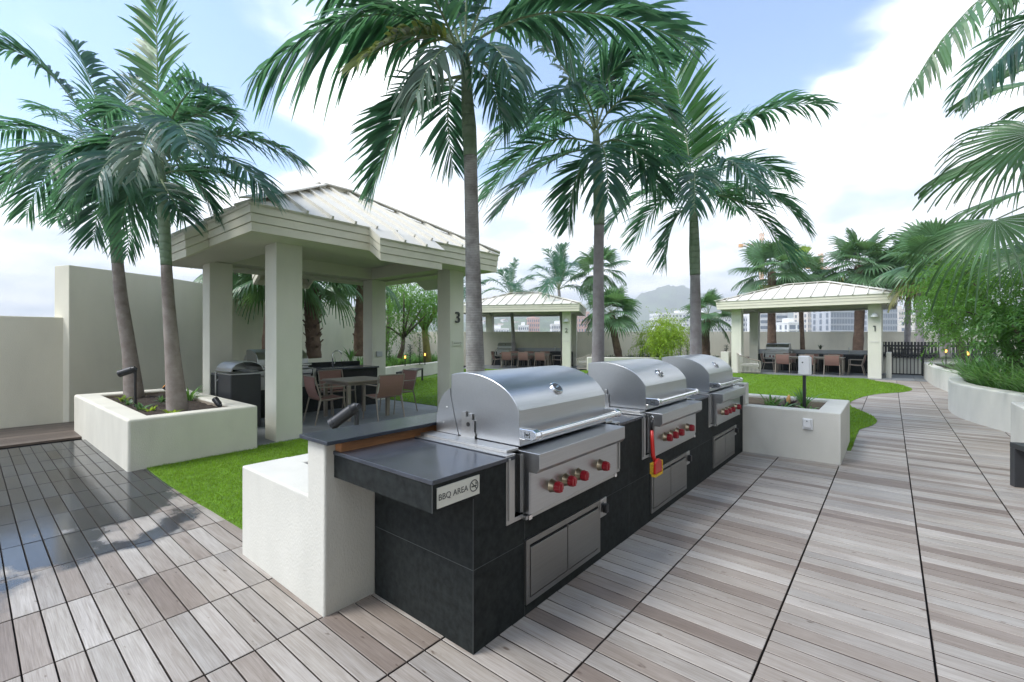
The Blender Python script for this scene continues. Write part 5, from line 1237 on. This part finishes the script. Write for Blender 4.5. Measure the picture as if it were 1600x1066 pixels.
FQ('stout fan palm with a shaggy trunk behind the sink counter of pavilion 3', 491,560, 486,432, 13.2, 20, .95, 51, pet=.7, tr=.185, nbase=46, elmin=-22)
FQ('fan palm with a dark rough trunk left of the column with the grey box', 561,556, 566,425, 15.5, 18, .95, 52, pet=.7, tr=.16, nbase=20, elmin=-25)
FQ('fan palm with a thin bare trunk seen between the two left columns of pavilion 3', 368,560, 364,415, 13.0, 14, .8, 53, pet=.6, tr=.12, bark='trunk_brown')
FQ('fan palm whose fringe hangs into view left of the nearest pavilion column', 418,565, 430,425, 12.0, 13, .9, 54, pet=.6, tr=.14)

# big fan palm leaning into the picture from the right edge
def right_fan():
    rng = random.Random(5); d = 6.6; t = at(1668, 300, d)
    root = thing('fan_palm', 'large fan palm at the right edge with broad leaves hanging over the winding planter', 'palm', (t.x, t.y, .6), 0, 'fan palms')
    trunk_part(root, [(t.x, t.y, .55), (t.x+.05, t.y, 2), t], [.16,.14,.13], 'bark', n=14, bumps=.05)
    c = MB()
    for (hx, hy, dd, Rr, sp, nrm, dro) in ((1556,343,-.5,1.08,215,(-.35,-.7,.75),.75), (1588,238,-.2,1.15,190,(-.1,-.45,.9),.6), (1606,132,.2,.95,170,(.1,-.5,.85),.7), (1625,205,-.9,1.0,210,(.1,-.8,.6),.8), (1600,300,.7,1.1,220,(-.2,-.3,1),.6),
                                       (1700,150,0,1.0,240,(.2,-.3,1),.6), (1740,260,.2,1.0,240,(.5,-.3,1),.6), (1720,380,-.3,1.0,240,(.4,-.5,.8),.8), (1660,90,.5,1.0,200,(0,-.6,.8),.5), (1615,395,.8,.85,230,(-.2,-.5,.6),.8)):
        hub = at(hx, hy, d+dd); v = hub-t; sd_ = Vector(nrm).cross(v)
        fan_leaf(c, t, hub, sd_, nrm, Rr, 36, sp, dro*.6, .44, 0, rng)
    c.build('crown', [M['fan'], M['rachis']], root, fix=False)
right_fan()
# feather palm standing outside the right edge, two leaf ends in view
d = 5.2
feather_palm('feather palm beyond the right edge, two hanging leaf ends showing at the top right corner', [(4.2,5.6,.0), (4.2,5.6,2.5), at(1800,60,d)], [.12,.1,.085], 'trunk', [at(1800,60,d), at(1800,10,d), at(1798,-60,d)], [.09,.08,.04], None,
    px_fronds([((1795,-60),(1590,-42),(1421,141),-.2,-.3,dict(n=46,droop=.5,ll=.42,w=.05,m='fan',vee=-.3)), ((1796,-50),(1640,25),(1504,160),.2,.4,dict(n=46,droop=.5,ll=.42,w=.05,m='palm',vee=-.3)),
               ((1797,-60),(1640,-90),(1545,48),.5,.9,dict(n=40,droop=.5,ll=.45,w=.045,m='fan',vee=-.2)), ((1800,-60),(1900,-150),(2040,-60),0,0,dict(n=36,droop=.5)), ((1800,-60),(1800,-180),(1820,-300),.3,.6,dict(n=36,droop=.2)), ((1800,-50),(1850,20),(1930,120),-.5,-.9,dict(n=36,droop=.5)), ((1798,-40),(1740,40),(1700,170),.9,1.5,dict(n=36,droop=.5))], d), d, .5, .05, 'feather palms at the right edge', 61, 3)

# ------------------------------------------------------------------ feathery trees and bushes
def strand(mb, p, o, L, droop, nleaf, ll, lw, rng, mi=0):
    d = Vector(o).normalized(); Z = Vector((0,0,1)); q = Vector(p); st = L/nleaf
    for i in range(nleaf):
        d = (d-Z*droop/nleaf+Vector((rng.uniform(-.1,.1),rng.uniform(-.1,.1),rng.uniform(-.05,.05)))).normalized(); q = q+d*st
        s = d.cross(Vector((rng.uniform(-1,1),rng.uniform(-1,1),rng.uniform(-.3,1)))).normalized()*(1 if i % 2 else -1)
        lf = (s*.8+d*.7-Z*.25*droop).normalized(); wv = lf.cross(Vector((rng.uniform(-1,1),rng.uniform(-1,1),1))).normalized()*lw*.5; l = ll*rng.uniform(.7,1.2)
        mb.add([tuple(q), tuple(q+lf*l*.45+wv), tuple(q+lf*l), tuple(q+lf*l*.45-wv)], [(0,1,2,3)], mi)
def weeping_tree(label, base, center, rx, ry, rz, nclump, nstr, seed, mats='feather', ll=.11, lw=.028, L=.75, droop=1.3, trunkr=.1, cat='tree', name='feathery_tree', group=None, bark='branch', nleaf=16, limbs=7, trunk=True):
    rng = random.Random(seed); random.seed(seed)
    root = thing(name, label, cat, base, 0, group); b = Vector(base); c = Vector(center)
    clumps = []
    for i in range(nclump):
        while True:
            v = Vector((rng.uniform(-1,1),rng.uniform(-1,1),rng.uniform(-.8,1)))
            if .3 < v.length < 1: break
        clumps.append(c+Vector((v.x*rx, v.y*ry, v.z*rz)))
    if trunk:
        t = MB(); fork = b.lerp(Vector((c.x,c.y,c.z-rz*.7)), .8)
        t.tube([b, b.lerp(fork,.5)+Vector((rng.uniform(-.06,.06),rng.uniform(-.06,.06),0)), fork], [trunkr*1.2, trunkr, trunkr*.8], 9); t.build('trunk', M[bark], root, smooth=True)
        l = MB()
        for k in range(min(limbs, nclump)):
            e = clumps[k]; m_ = fork.lerp(e,.5)+Vector((rng.uniform(-.1,.1),rng.uniform(-.1,.1),.1*rz)); l.tube([fork, m_, e], [trunkr*.6, trunkr*.4, trunkr*.12], 6)
        l.build('limbs', M[bark], root, smooth=True)
    f = MB()
    for e in clumps:
        r = rng.uniform(.25,.42)*min(rx,rz)
        for k in range(nstr):
            v = Vector((rng.gauss(0,1),rng.gauss(0,1),rng.gauss(.2,.8))).normalized()
            strand(f, e+v*r*rng.uniform(0,.8), v+Vector((0,0,.25)), L*rng.uniform(.6,1.25), droop, nleaf, ll, lw, rng)
    f.build('crown', M[mats], root, fix=False); return root
def WT(label, bx, by, cx, cy, d, rx, rz, *a, **k):
    b = at(bx, by, d); c = at(cx, cy, d); return weeping_tree(label, (b.x, b.y, b.z), c, rx, rx, rz, *a, **k)
WT('big feathery light green tree overhanging the winding planter at the right', 1590,572, 1560,462, 9.2, 1.05, .95, 36, 30, 71, L=.6, droop=1.0, ll=.10, lw=.022)
WT('feathery yellow-green tree behind the big feathery one, nearer the gate', 1512,566, 1490,484, 13.5, .75, .75, 20, 24, 72, L=.6, droop=1.1, ll=.12, lw=.028)
WT('dark leafy tree low at the right edge behind the strap-leaved plants', 1640,585, 1625,520, 8.2, .8, .5, 16, 22, 73, mats='grassleaf', L=.45, droop=.8, ll=.12, lw=.03)
WT('bright lime-green weeping bush in front of the far parapet', 1028,560, 1028,525, 22.6, 1.15, .82, 26, 26, 74, mats='lime', L=.85, droop=1.9, ll=.13, lw=.035, cat='bush', name='weeping_bush')
WT('slender weeping tree on props behind the lawn bench', 624,560, 632,492, 17.8, 1.25, 1.0, 17, 16, 75, L=.9, droop=1.6, trunkr=.09, ll=.12, lw=.03, limbs=8)
WT('light green weeping tree with a mossy yellowish trunk right of the lawn bench', 668,566, 662,478, 18.8, 1.1, .95, 22, 20, 76, L=.9, droop=1.6, trunkr=.15, bark='bark_green', ll=.12, lw=.032)
WT('loose green tree high behind the column with the grey box', 600,560, 610,452, 21, 1.2, .9, 15, 18, 77, L=.8, droop=1.3, ll=.14, lw=.035, mats='feather')

def tuft(mb, p, n, h, w, rng, spread=.7, mi=0):
    p = Vector(p)
    for i in range(n):
        az = rng.uniform(0, 2*math.pi); o = Vector((math.cos(az), math.sin(az), 0)); l = h*rng.uniform(.6,1.15); s = spread*rng.uniform(.3,1.2); side = Vector((-o.y,o.x,0))
        q = p+o*rng.uniform(0,.05); vs = []
        for t, k in ((0,.6),(.35,1),(.7,.75),(1,.05)):
            c = q+Vector((0,0,l*(t-.42*s*t*t)))+o*(l*s*(.35*t+.65*t*t)); vs += [tuple(c-side*w*k*.5), tuple(c+side*w*k*.5)]
        mb.add(vs, [(0,1,3,2),(2,3,5,4),(4,5,7,6)], mi)
def strap_bed():
    rng = random.Random(9); mb = MB(); n = 0
    poly = [(2.5,8.2),(2.0,9.6),(1.75,10.7),(1.55,11.3),(1.35,12.0),(1.27,13),(1.27,13.9),(1.35,15),(1.7,16.4),(3.4,16.4),(3.9,8.2)]
    while n < 190:
        x, y = rng.uniform(1.1,3.6), rng.uniform(8.2,16.4)
        if not inpoly(np.array([x]), np.array([y]), poly)[0]: continue
        n += 1; tuft(mb, (x,y,.6), rng.randint(12,18), rng.uniform(.5,.85), rng.uniform(.018,.03), rng, .8)
    for i in range(26):                       # outermost plants spill over the white rim
        rim = [(2.2,9.4),(1.87,10.64),(1.66,11.25),(1.45,11.86),(1.29,12.45),(1.215,13.1),(1.215,13.75),(1.28,14.5),(1.44,15.5)]
        t = i/25*(len(rim)-1.001); k = int(t); f = t-k; tuft(mb, (rim[k][0]*(1-f)+rim[k+1][0]*f+.08, rim[k][1]*(1-f)+rim[k+1][1]*f, .6), 18, .72, .028, rng, 1.25)
    o = mb.build('strap_leaf_plants', M['grassleaf'], loc=(2.2,12,.6), fix=False); tag(o, 'dense strap-leaved green planting spilling over the winding white planter', 'plants', kind='stuff')
strap_bed()
def plant(name, label, pos, n, h, w, m, seed, spread=.7, group=None, cat='plant'):
    rng = random.Random(seed); mb = MB(); tuft(mb, pos, n, h, w, rng, spread); o = mb.build(name, M[m], loc=pos, fix=False); return tag(o, label, cat, group)
def spiky(name, label, pos, h, r, m, seed, group=None, n=60):
    """upright bushy column of short leaves on a stem"""
    rng = random.Random(seed); mb = MB(); p = Vector(pos); mb.tube([p, p+Vector((0,0,h*.9))], [.02,.012], 5)
    for i in range(n):
        z = h*(.18+.8*i/n); az = i*2.39996; o = Vector((math.cos(az),math.sin(az),rng.uniform(.2,.9))).normalized(); l = r*rng.uniform(.7,1.3); s = Vector((-o.y,o.x,0)).normalized()*.022; q = p+Vector((0,0,z))
        mb.add([tuple(q), tuple(q+o*l*.5+s), tuple(q+o*l-Vector((0,0,l*.25))), tuple(q+o*l*.5-s)], [(0,1,2,3)])
    o = mb.build(name, M[m], loc=pos, fix=False); return tag(o, label, 'shrub', group)
for i, (x, y, d, h, lab) in enumerate(((608,572,18,.75,'dark upright shrub just right of the propped tree'), (641,571,18.3,.85,'dark upright shrub in the middle of three behind the lawn bench'), (656,570,18.5,1.25,'tallest dark upright shrub, left of the mossy trunk'),
        (1004,560,22.3,.7,'dark upright shrub under the left side of the lime bush'), (1049,560,22.3,.75,'dark upright shrub under the right side of the lime bush'), (1063,559,22.6,1.0,'dark upright shrub between the lime bush and the rightmost grill-row palm'), (1074,559,22.6,.65,'short dark upright shrub touching the rightmost grill-row palm trunk'), (1135,560,23.5,.7,'dark upright shrub at the left column of pavilion 1'))):
    p = at(x, y, d); spiky('upright_shrub', lab, (p.x, p.y, p.z), h, .2, 'shrub', 80+i, 'dark upright shrubs in the beds')
p = at(1282,546,26.5); plant('leafy_plant', 'small dark plant above the counter of pavilion 1, between two trunks', (p.x,p.y,.95), 14, .4, .05, 'shrub', 90)
p = at(1376,545,26.0); plant('leafy_plant', 'small bright plant just right of the number 1 column', (p.x,p.y,.95), 22, .5, .06, 'lime', 91)
p = at(857,544,27.4); plant('leafy_plant', 'bright leafy plant above the counter of pavilion 2', (p.x,p.y,1.0), 20, .55, .08, 'lime', 92)
def bed_cover(label, path, n, h, w, seed, m='grassleaf', wid=.8, z=.5):
    rng = random.Random(seed); mb = MB()
    for i in range(n):
        t = rng.random()*(len(path)-1); k = min(int(t), len(path)-2); f = t-k; a = path[k]; b = path[k+1]
        tuft(mb, (a[0]*(1-f)+b[0]*f+rng.uniform(-wid,wid), a[1]*(1-f)+b[1]*f+rng.uniform(-wid,wid), z), 10, h*rng.uniform(.6,1.2), w, rng, .8)
    o = mb.build('bed_planting', M[m], loc=(path[0][0],path[0][1],z), fix=False); return tag(o, label, 'plants', kind='stuff')
bed_cover('low green planting in the curving bed behind the lawn bench', [(-13.6,7.9),(-15.2,9.9),(-16.0,11.4),(-16.6,12.9),(-17.6,14.8)], 130, .55, .035, 93, wid=.55, z=.42)
bed_cover('low dark planting in the bed before the far parapet', [(-11.6,20.6),(-8.8,22.5),(-6.4,24.0)], 120, .3, .035, 94, m='shrub', wid=.6, z=.5)
def bed_soil():
    m = MB(); m.prism([(-11.5,7.35),(-12.3,7.8),(-13.5,8.8),(-14.5,10.2),(-15.1,11.5),(-15.6,13),(-16.7,15),(-18.5,17.5),(-21,16.3),(-18.8,12.9),(-16.2,8.8),(-14.3,6.3),(-12.5,6.9)], 2, -.03, .43)
    m.prism([(-11.5,19.65),(-8.7,21.6),(-6.1,23.3),(-6.1,31),(-14,24.7)], 2, -.03, .5)
    tag(m.build('bed_soil', M['soil']), kind='structure')
bed_soil()
# plants in the planters near the camera
for i, (x, y, h, n, sp, lab) in enumerate(((-1.35,7.55,.30,16,1.1,'strappy green plant at the left of the pale planter'), (-1.0,7.95,.32,18,1.0,'strappy green plant behind the white box post in the pale planter'), (-1.18,7.25,.22,12,1.2,'low arching plant at the front of the pale planter'), (-.86,7.4,.18,9,1.3,'thin arching plant at the right end of the pale planter'))):
    plant('strap_leaf_plant', lab, (x,y,.51), n, h*1.15, .034, 'grassleaf', 100+i, sp, 'plants in the pale planter')
def bromeliad():
    rng = random.Random(4); root = thing('bromeliad', 'dark plant with an orange flower head in the pale planter', 'plant', (-1.16,7.75,.5))
    m = MB(); tuft(m, (-1.16,7.75,.5), 14, .26, .05, rng, .9); m.build('leaves', M['purple'], root, fix=False)
    m = MB(); m.tube([(-1.16,7.75,.52),(-1.16,7.75,.66),(-1.15,7.74,.72)], [.012,.03,.012], 8); m.build('flower', M['crane'], root, smooth=True)
bromeliad()
k = 0
for (x, y, h, lab) in ((-9.5,1.62,.16,'small seedling near the front left corner of the large planter soil'), (-8.95,1.6,.12,'small seedling at the foot of the spotlight post in the large planter'), (-8.2,1.6,.15,'bushy seedling at the front of the large planter, left of the right palm'), (-7.95,1.65,.11,'small seedling against the right palm foot in the large planter'),
        (-8.9,2.0,.14,'small seedling right of the left palm foot in the large planter'), (-8.3,2.05,.12,'small seedling beside the glowing uplight'), (-7.35,1.75,.13,'pale seedling right of the right palm foot in the large planter')):
    plant('seedling', lab, (x,y,.53), 14, h, .035, 'lime' if k % 3 == 0 else 'fan', 110+k, 1.2, 'seedlings in the large planter'); k += 1
p_ = (-8.75,2.32,.53); plant('spiky_plant', 'tuft of long green leaves at the back of the large planter between the palms', p_, 22, .34, .03, 'grassleaf', 120, 1.0)
plant('spiky_plant', 'pointed grey-green plant behind the sink of pavilion 3', (-12.2,7.25,.9), 16, .5, .05, 'grassleaf', 121, .8)
def bed_lights():
    for i, (x, y, d, lab) in enumerate(((664,556,18.4,'lit bed lamp beside the mossy trunk behind the lawn bench'), (633,560,17.6,'lit bed lamp right of the propped tree behind the lawn bench'), (1478,551,15.5,'lit bed lamp near the gate among the far planter plants'), (1512,555,12.5,'lit bed lamp in the winding planter under the feathery tree'))):
        p = at(x, y, d); root = thing('bed_lamp', lab, 'garden lamp', (p.x, p.y, .5), 0, 'lit bed lamps')
        m = MB(); m.tube([(p.x,p.y,.5),(p.x,p.y,p.z)], .018, 6); m.build('post', M['black'], root)
        m = MB(); m.tube([(p.x,p.y,p.z),(p.x,p.y,p.z+.10)], [.028,.028], 10); m.build('lens', M['spot'], root)
        m = MB(); m.tube([(p.x,p.y,p.z+.1),(p.x,p.y,p.z+.13)], [.05,.03], 10); m.build('cap', M['black'], root)
bed_lights()

# ------------------------------------------------------------------ the city beyond
def hills():
    def ridge(name, D, prof, depth, seed):
        rng = random.Random(seed); mb = MB(); n = len(prof); rows = 9
        V = []; F = []
        pts = []
        for i in range(n-1):
            for k in range(6):
                f = k/6; s = f*f*(3-2*f); pts.append((prof[i][0]*(1-f)+prof[i+1][0]*f, prof[i][1]*(1-s)+prof[i+1][1]*s))
        pts.append(prof[-1]); n = len(pts)
        for r in range(rows):
            t = r/(rows-1)
            for (px, py) in pts:
                p = at(px, py, D+depth*(t-.5)*1.0); h = -34+(p.z+34)*(math.sin(math.pi*(.08+.84*t)) if t < .5 else math.sin(math.pi*(.08+.84*t)))
                V.append((p.x+rng.uniform(-1,1)*D*.004, p.y+rng.uniform(-1,1)*D*.004, h+(rng.uniform(-1,1)*D*.0022 if 0 < r < rows-1 else -6)))
        for r in range(rows-1):
            for i in range(n-1): F.append((r*n+i, r*n+i+1, (r+1)*n+i+1, (r+1)*n+i))
        mb.add(V, F); o = mb.build(name, M['hill'], loc=(V[0][0],V[0][1],-34), smooth=True); tag(o, kind='structure')
    ridge('mountain', 2300, [(560,505),(640,500),(720,492),(800,486),(880,478),(950,474),(985,468),(1012,455),(1045,446),(1068,447),(1095,458),(1130,470),(1180,482),(1260,490),(1340,497),(1450,505)], 1100, 1)
    ridge('hillside', 1150, [(560,520),(650,512),(740,503),(800,497),(860,494),(920,500),(980,506),(1060,512),(1130,511),(1200,506),(1250,500),(1300,510),(1400,522)], 520, 2)
hills()
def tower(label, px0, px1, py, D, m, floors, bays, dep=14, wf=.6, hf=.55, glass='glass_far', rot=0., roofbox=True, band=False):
    p0 = at(px0, py, D); p1 = at(px1, py, D); w = (p1-p0).length; c = (p0+p1)/2; H = c.z+34
    root = thing('building', label, 'building', (c.x, c.y, -34), TH+rot)
    B = lambda mb, n, mm, par=root: mb.build(n, mm, par, world=False)
    b = MB(); b.box(-w/2, w/2, 0, dep, 0, H); B(b, 'walls', M[m])
    if roofbox: r = MB(); r.box(-w*.2, w*.15, dep*.3, dep*.7, H, H+2.2); B(r, 'roof_plant', M[m])
    pr = MB(); pr.box(-w/2-.15, w/2+.15, -.15, dep+.15, H-.8, H-.1); B(pr, 'parapet', M[m])
    fh = min(3.3, H/floors); wins = []; rest = MB()
    for f in range(floors):
        z1 = H-1.6-f*fh; z0 = z1-fh*hf
        if band: wins.append((-w/2+.4, w/2-.4, -.25, .05, z0, z1))
        else:
            for k in range(bays):
                x = -w/2+w*(k+.5)/bays; wins.append((x-w/bays*wf/2, x+w/bays*wf/2, -.12, .05, z0, z1))
            for k in range(max(2, int(dep/4))):
                y = dep*(k+.5)/max(2, int(dep/4)); rest.box(w/2-.05, w/2+.12, y-.8, y+.8, z0, z1); rest.box(-w/2-.12, -w/2+.05, y-.8, y+.8, z0, z1)
        sl_ = MB(); sl_.box(-w/2-.3, w/2+.3, -.3, -.0, z0-.45, z0-.1); B(sl_, 'floor_ledge', M[m])
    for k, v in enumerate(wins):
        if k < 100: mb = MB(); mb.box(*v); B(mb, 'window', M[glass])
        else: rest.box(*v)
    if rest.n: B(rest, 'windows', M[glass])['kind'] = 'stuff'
    return root
tower('long white office block left of pavilion 1, rows of small dark windows', 1028,1148,489,330,'bld_white',7,22,dep=20,roofbox=True,hf=.4,wf=.5)
tower('pink apartment tower between pavilion 2 and the middle trunk', 899,921,487,300,'bld_pink',7,5,wf=.45)
tower('tall pinkish tower seen through pavilion 2', 824,843,496,330,'bld_pink',6,6,wf=.5)
tower('low white block left of the pinkish tower seen through pavilion 2', 810,826,508,320,'bld_white',3,5)
tower('white gridded block seen through pavilion 2 at the number 2 column', 862,883,506,310,'bld_white',4,8)
tower('white block low behind pavilion 2, far left', 758,795,513,330,'bld_white',3,9)
tower('white tower with dark balcony bands behind pavilion 1, left of the first trunk', 1187,1203,478,260,'bld_white',10,1,band=True)
tower('white tower with dark balcony bands behind pavilion 1, right of the first trunk', 1212,1231,480,265,'bld_white',10,1,band=True)
tower('low white block with one wide dark window behind pavilion 1', 1232,1257,503,240,'bld_white',4,2,wf=.75,hf=.7)
tower('pale tower behind the orange crane mast', 1262,1292,470,280,'bld_cream',12,9,wf=.4)
tower('unfinished grey tower with an open grid of floors behind pavilion 1', 1297,1338,474,235,'bld_grey',11,9,wf=.78,hf=.72,rot=.05)
tower('grey tower at the right of the number 1 column', 1379,1402,476,240,'bld_grey',11,6,wf=.7,hf=.65)
tower('cream tower beyond the gate, behind the bare palm trunks', 1404,1426,483,270,'bld_cream',10,6,wf=.4)
tower('low cream building beyond the gate, right of the bare palm trunks', 1428,1475,498,250,'bld_cream',6,8,wf=.4)
tower('white block between the left columns of pavilion 1', 1160,1184,494,300,'bld_white',6,5)
def house_field():
    m = MB(); m.box(-6,6,-5,5,0,6); m.prism([(-5.6,6),(5.6,6),(0,8.6)], 1, -6.4, 6.4, 1)
    rng = random.Random(8); proto = None; i = 0
    for k in range(46):
        px = rng.uniform(752,905) if k < 34 else rng.uniform(1235,1262); py = rng.uniform(501,517); D = 1010-(517-py)*4+rng.uniform(-30,30)+ (517-py)*9
        if proto is None: proto = m.build('house', [M['bld_white'], M['bld_roof']], loc=(0,0,0)); o = proto
        else: o = proto.copy(); COL.objects.link(o)
        p = at(px, py, D); o.location = (p.x, p.y, p.z-6); o.rotation_euler[2] = rng.uniform(0,3.1); s = rng.uniform(.7,1.25); o.scale = (s,s,s)
        tag(o, 'tiny white house scattered on the far green hillside', 'house', 'houses on the far hillside')
house_field()
def crane(label, px, pytop, D, jl, jr, az):
    b = at(px, pytop, D); root = thing('tower_crane', label, 'crane', (b.x, b.y, -34), TH+az)
    H = b.z+34; B = lambda mb, n, m: mb.build(n, m, root, world=False)
    def lattice(mb, p, q, w, n, r):
        p = Vector(p); q = Vector(q); d = (q-p).normalized(); u = d.cross(Vector((0,1,0)) if abs(d.y) < .9 else Vector((1,0,0))).normalized(); v = d.cross(u)
        cs = [(1,1),(1,-1),(-1,-1),(-1,1)]
        for a, c in cs: o = u*a*w/2+v*c*w/2; mb.bar(p+o, q+o, r, r)
        for i in range(n):
            e = p.lerp(q, i/n); f = p.lerp(q, (i+1)/n)
            for k in range(4):
                a = u*cs[k][0]*w/2+v*cs[k][1]*w/2; c = u*cs[(k+1)%4][0]*w/2+v*cs[(k+1)%4][1]*w/2; mb.bar(e+a, f+c, r*.6, r*.6)
    m = MB(); lattice(m, (0,0,0), (0,0,H), 1.6, int(H/2.6), .24); B(m, 'mast', M['crane'])
    m = MB(); lattice(m, (-jl,0,H-8), (jr,0,H-8), 1.1, int((jl+jr)/2.4), .13); B(m, 'jib', M['crane'])
    m = MB(); m.box(-jl, -jl+2.4, -.7, .7, H-9.6, H-7.6); B(m, 'counterweight', M['crane'])
    m = MB(); m.box(-.8, .8, -1.9, -1.0, H-10.8, H-8.8); B(m, 'cab', M['crane'])
    m = MB(); m.bar((0,0,H), (-jl+2,0,H-7.4), .14, .14); m.bar((0,0,H), (jr*.7,0,H-7.4), .14, .14); B(m, 'stay_cables', M['bld_grey'])
crane('orange tower crane standing above the fan palms left of pavilion 1 roof peak', 1190, 364, 300, 15, 22, 0)
crane('orange tower crane whose mast shows through pavilion 1', 1282, 396, 260, 12, 14, R(25))

def added_tower():  # unseen tower added to cut sky light from the right and darken reflections
    root = thing('building', 'added unseen cream tower shading the terrace from behind the hedge, outside the right edge', 'building', (9.5, 1, 0))
    m = MB(); m.box(9.5, 20, -14, 12, -.04, 13.2); m.build('walls', M['wallpaint'], root)
    for f in range(4):
        for k in range(9): y = -12.4+k*2.9; w = MB(); w.box(9.44, 9.52, y-1.0, y+1.0, .9+f*3.2, 3.0+f*3.2); w.build('window', M['glass_dark'], root)
        b = MB(); b.box(9.1, 9.499, -14, 12, 3.25+f*3.2, 3.45+f*3.2); b.build('floor_ledge', M['stucco'], root)
added_tower()
def hedge():  # unseen foliage added to shade right-hand faces and give the steel dark reflections
    rng = random.Random(77); mb = MB()
    for i in range(5200):
        p = Vector((rng.uniform(5.2,7.4), rng.uniform(-6,8.2), rng.uniform(.4,3.4))); v = Vector((rng.gauss(0,1),rng.gauss(0,1),rng.gauss(0,1))).normalized(); u = v.cross(Vector((rng.gauss(0,1),rng.gauss(0,1),1))).normalized(); l = rng.uniform(.14,.26)
        mb.add([tuple(p), tuple(p+v*l*.5+u*l*.22), tuple(p+v*l), tuple(p+v*l*.5-u*l*.22)], [(0,1,2,3)])
    tag(mb.build('hedge', M['shrub'], loc=(6.3,1,.4), fix=False), 'added unseen tall green hedge outside the right edge, before the cream tower', 'hedge')
hedge()

# ------------------------------------------------------------------ air
HAZE = True
if HAZE:
    m = MB(); m.box(-3600, 3600, -900, 3800, -35, 330)
    hz = bpy.data.materials.new('haze_air'); hz.use_nodes = True; N = hz.node_tree.nodes; N.remove(N['Principled BSDF'])
    pv = N.new('ShaderNodeVolumePrincipled'); pv.inputs['Density'].default_value = .0006; pv.inputs['Color'].default_value = (.93, .97, 1, 1); pv.inputs['Anisotropy'].default_value = .1
    hz.node_tree.links.new(pv.outputs[0], N['Material Output'].inputs['Volume'])
    o = m.build('haze', hz, loc=(0,0,-35)); tag(o, 'thin pale sea air over terrace and city', 'haze', kind='stuff')
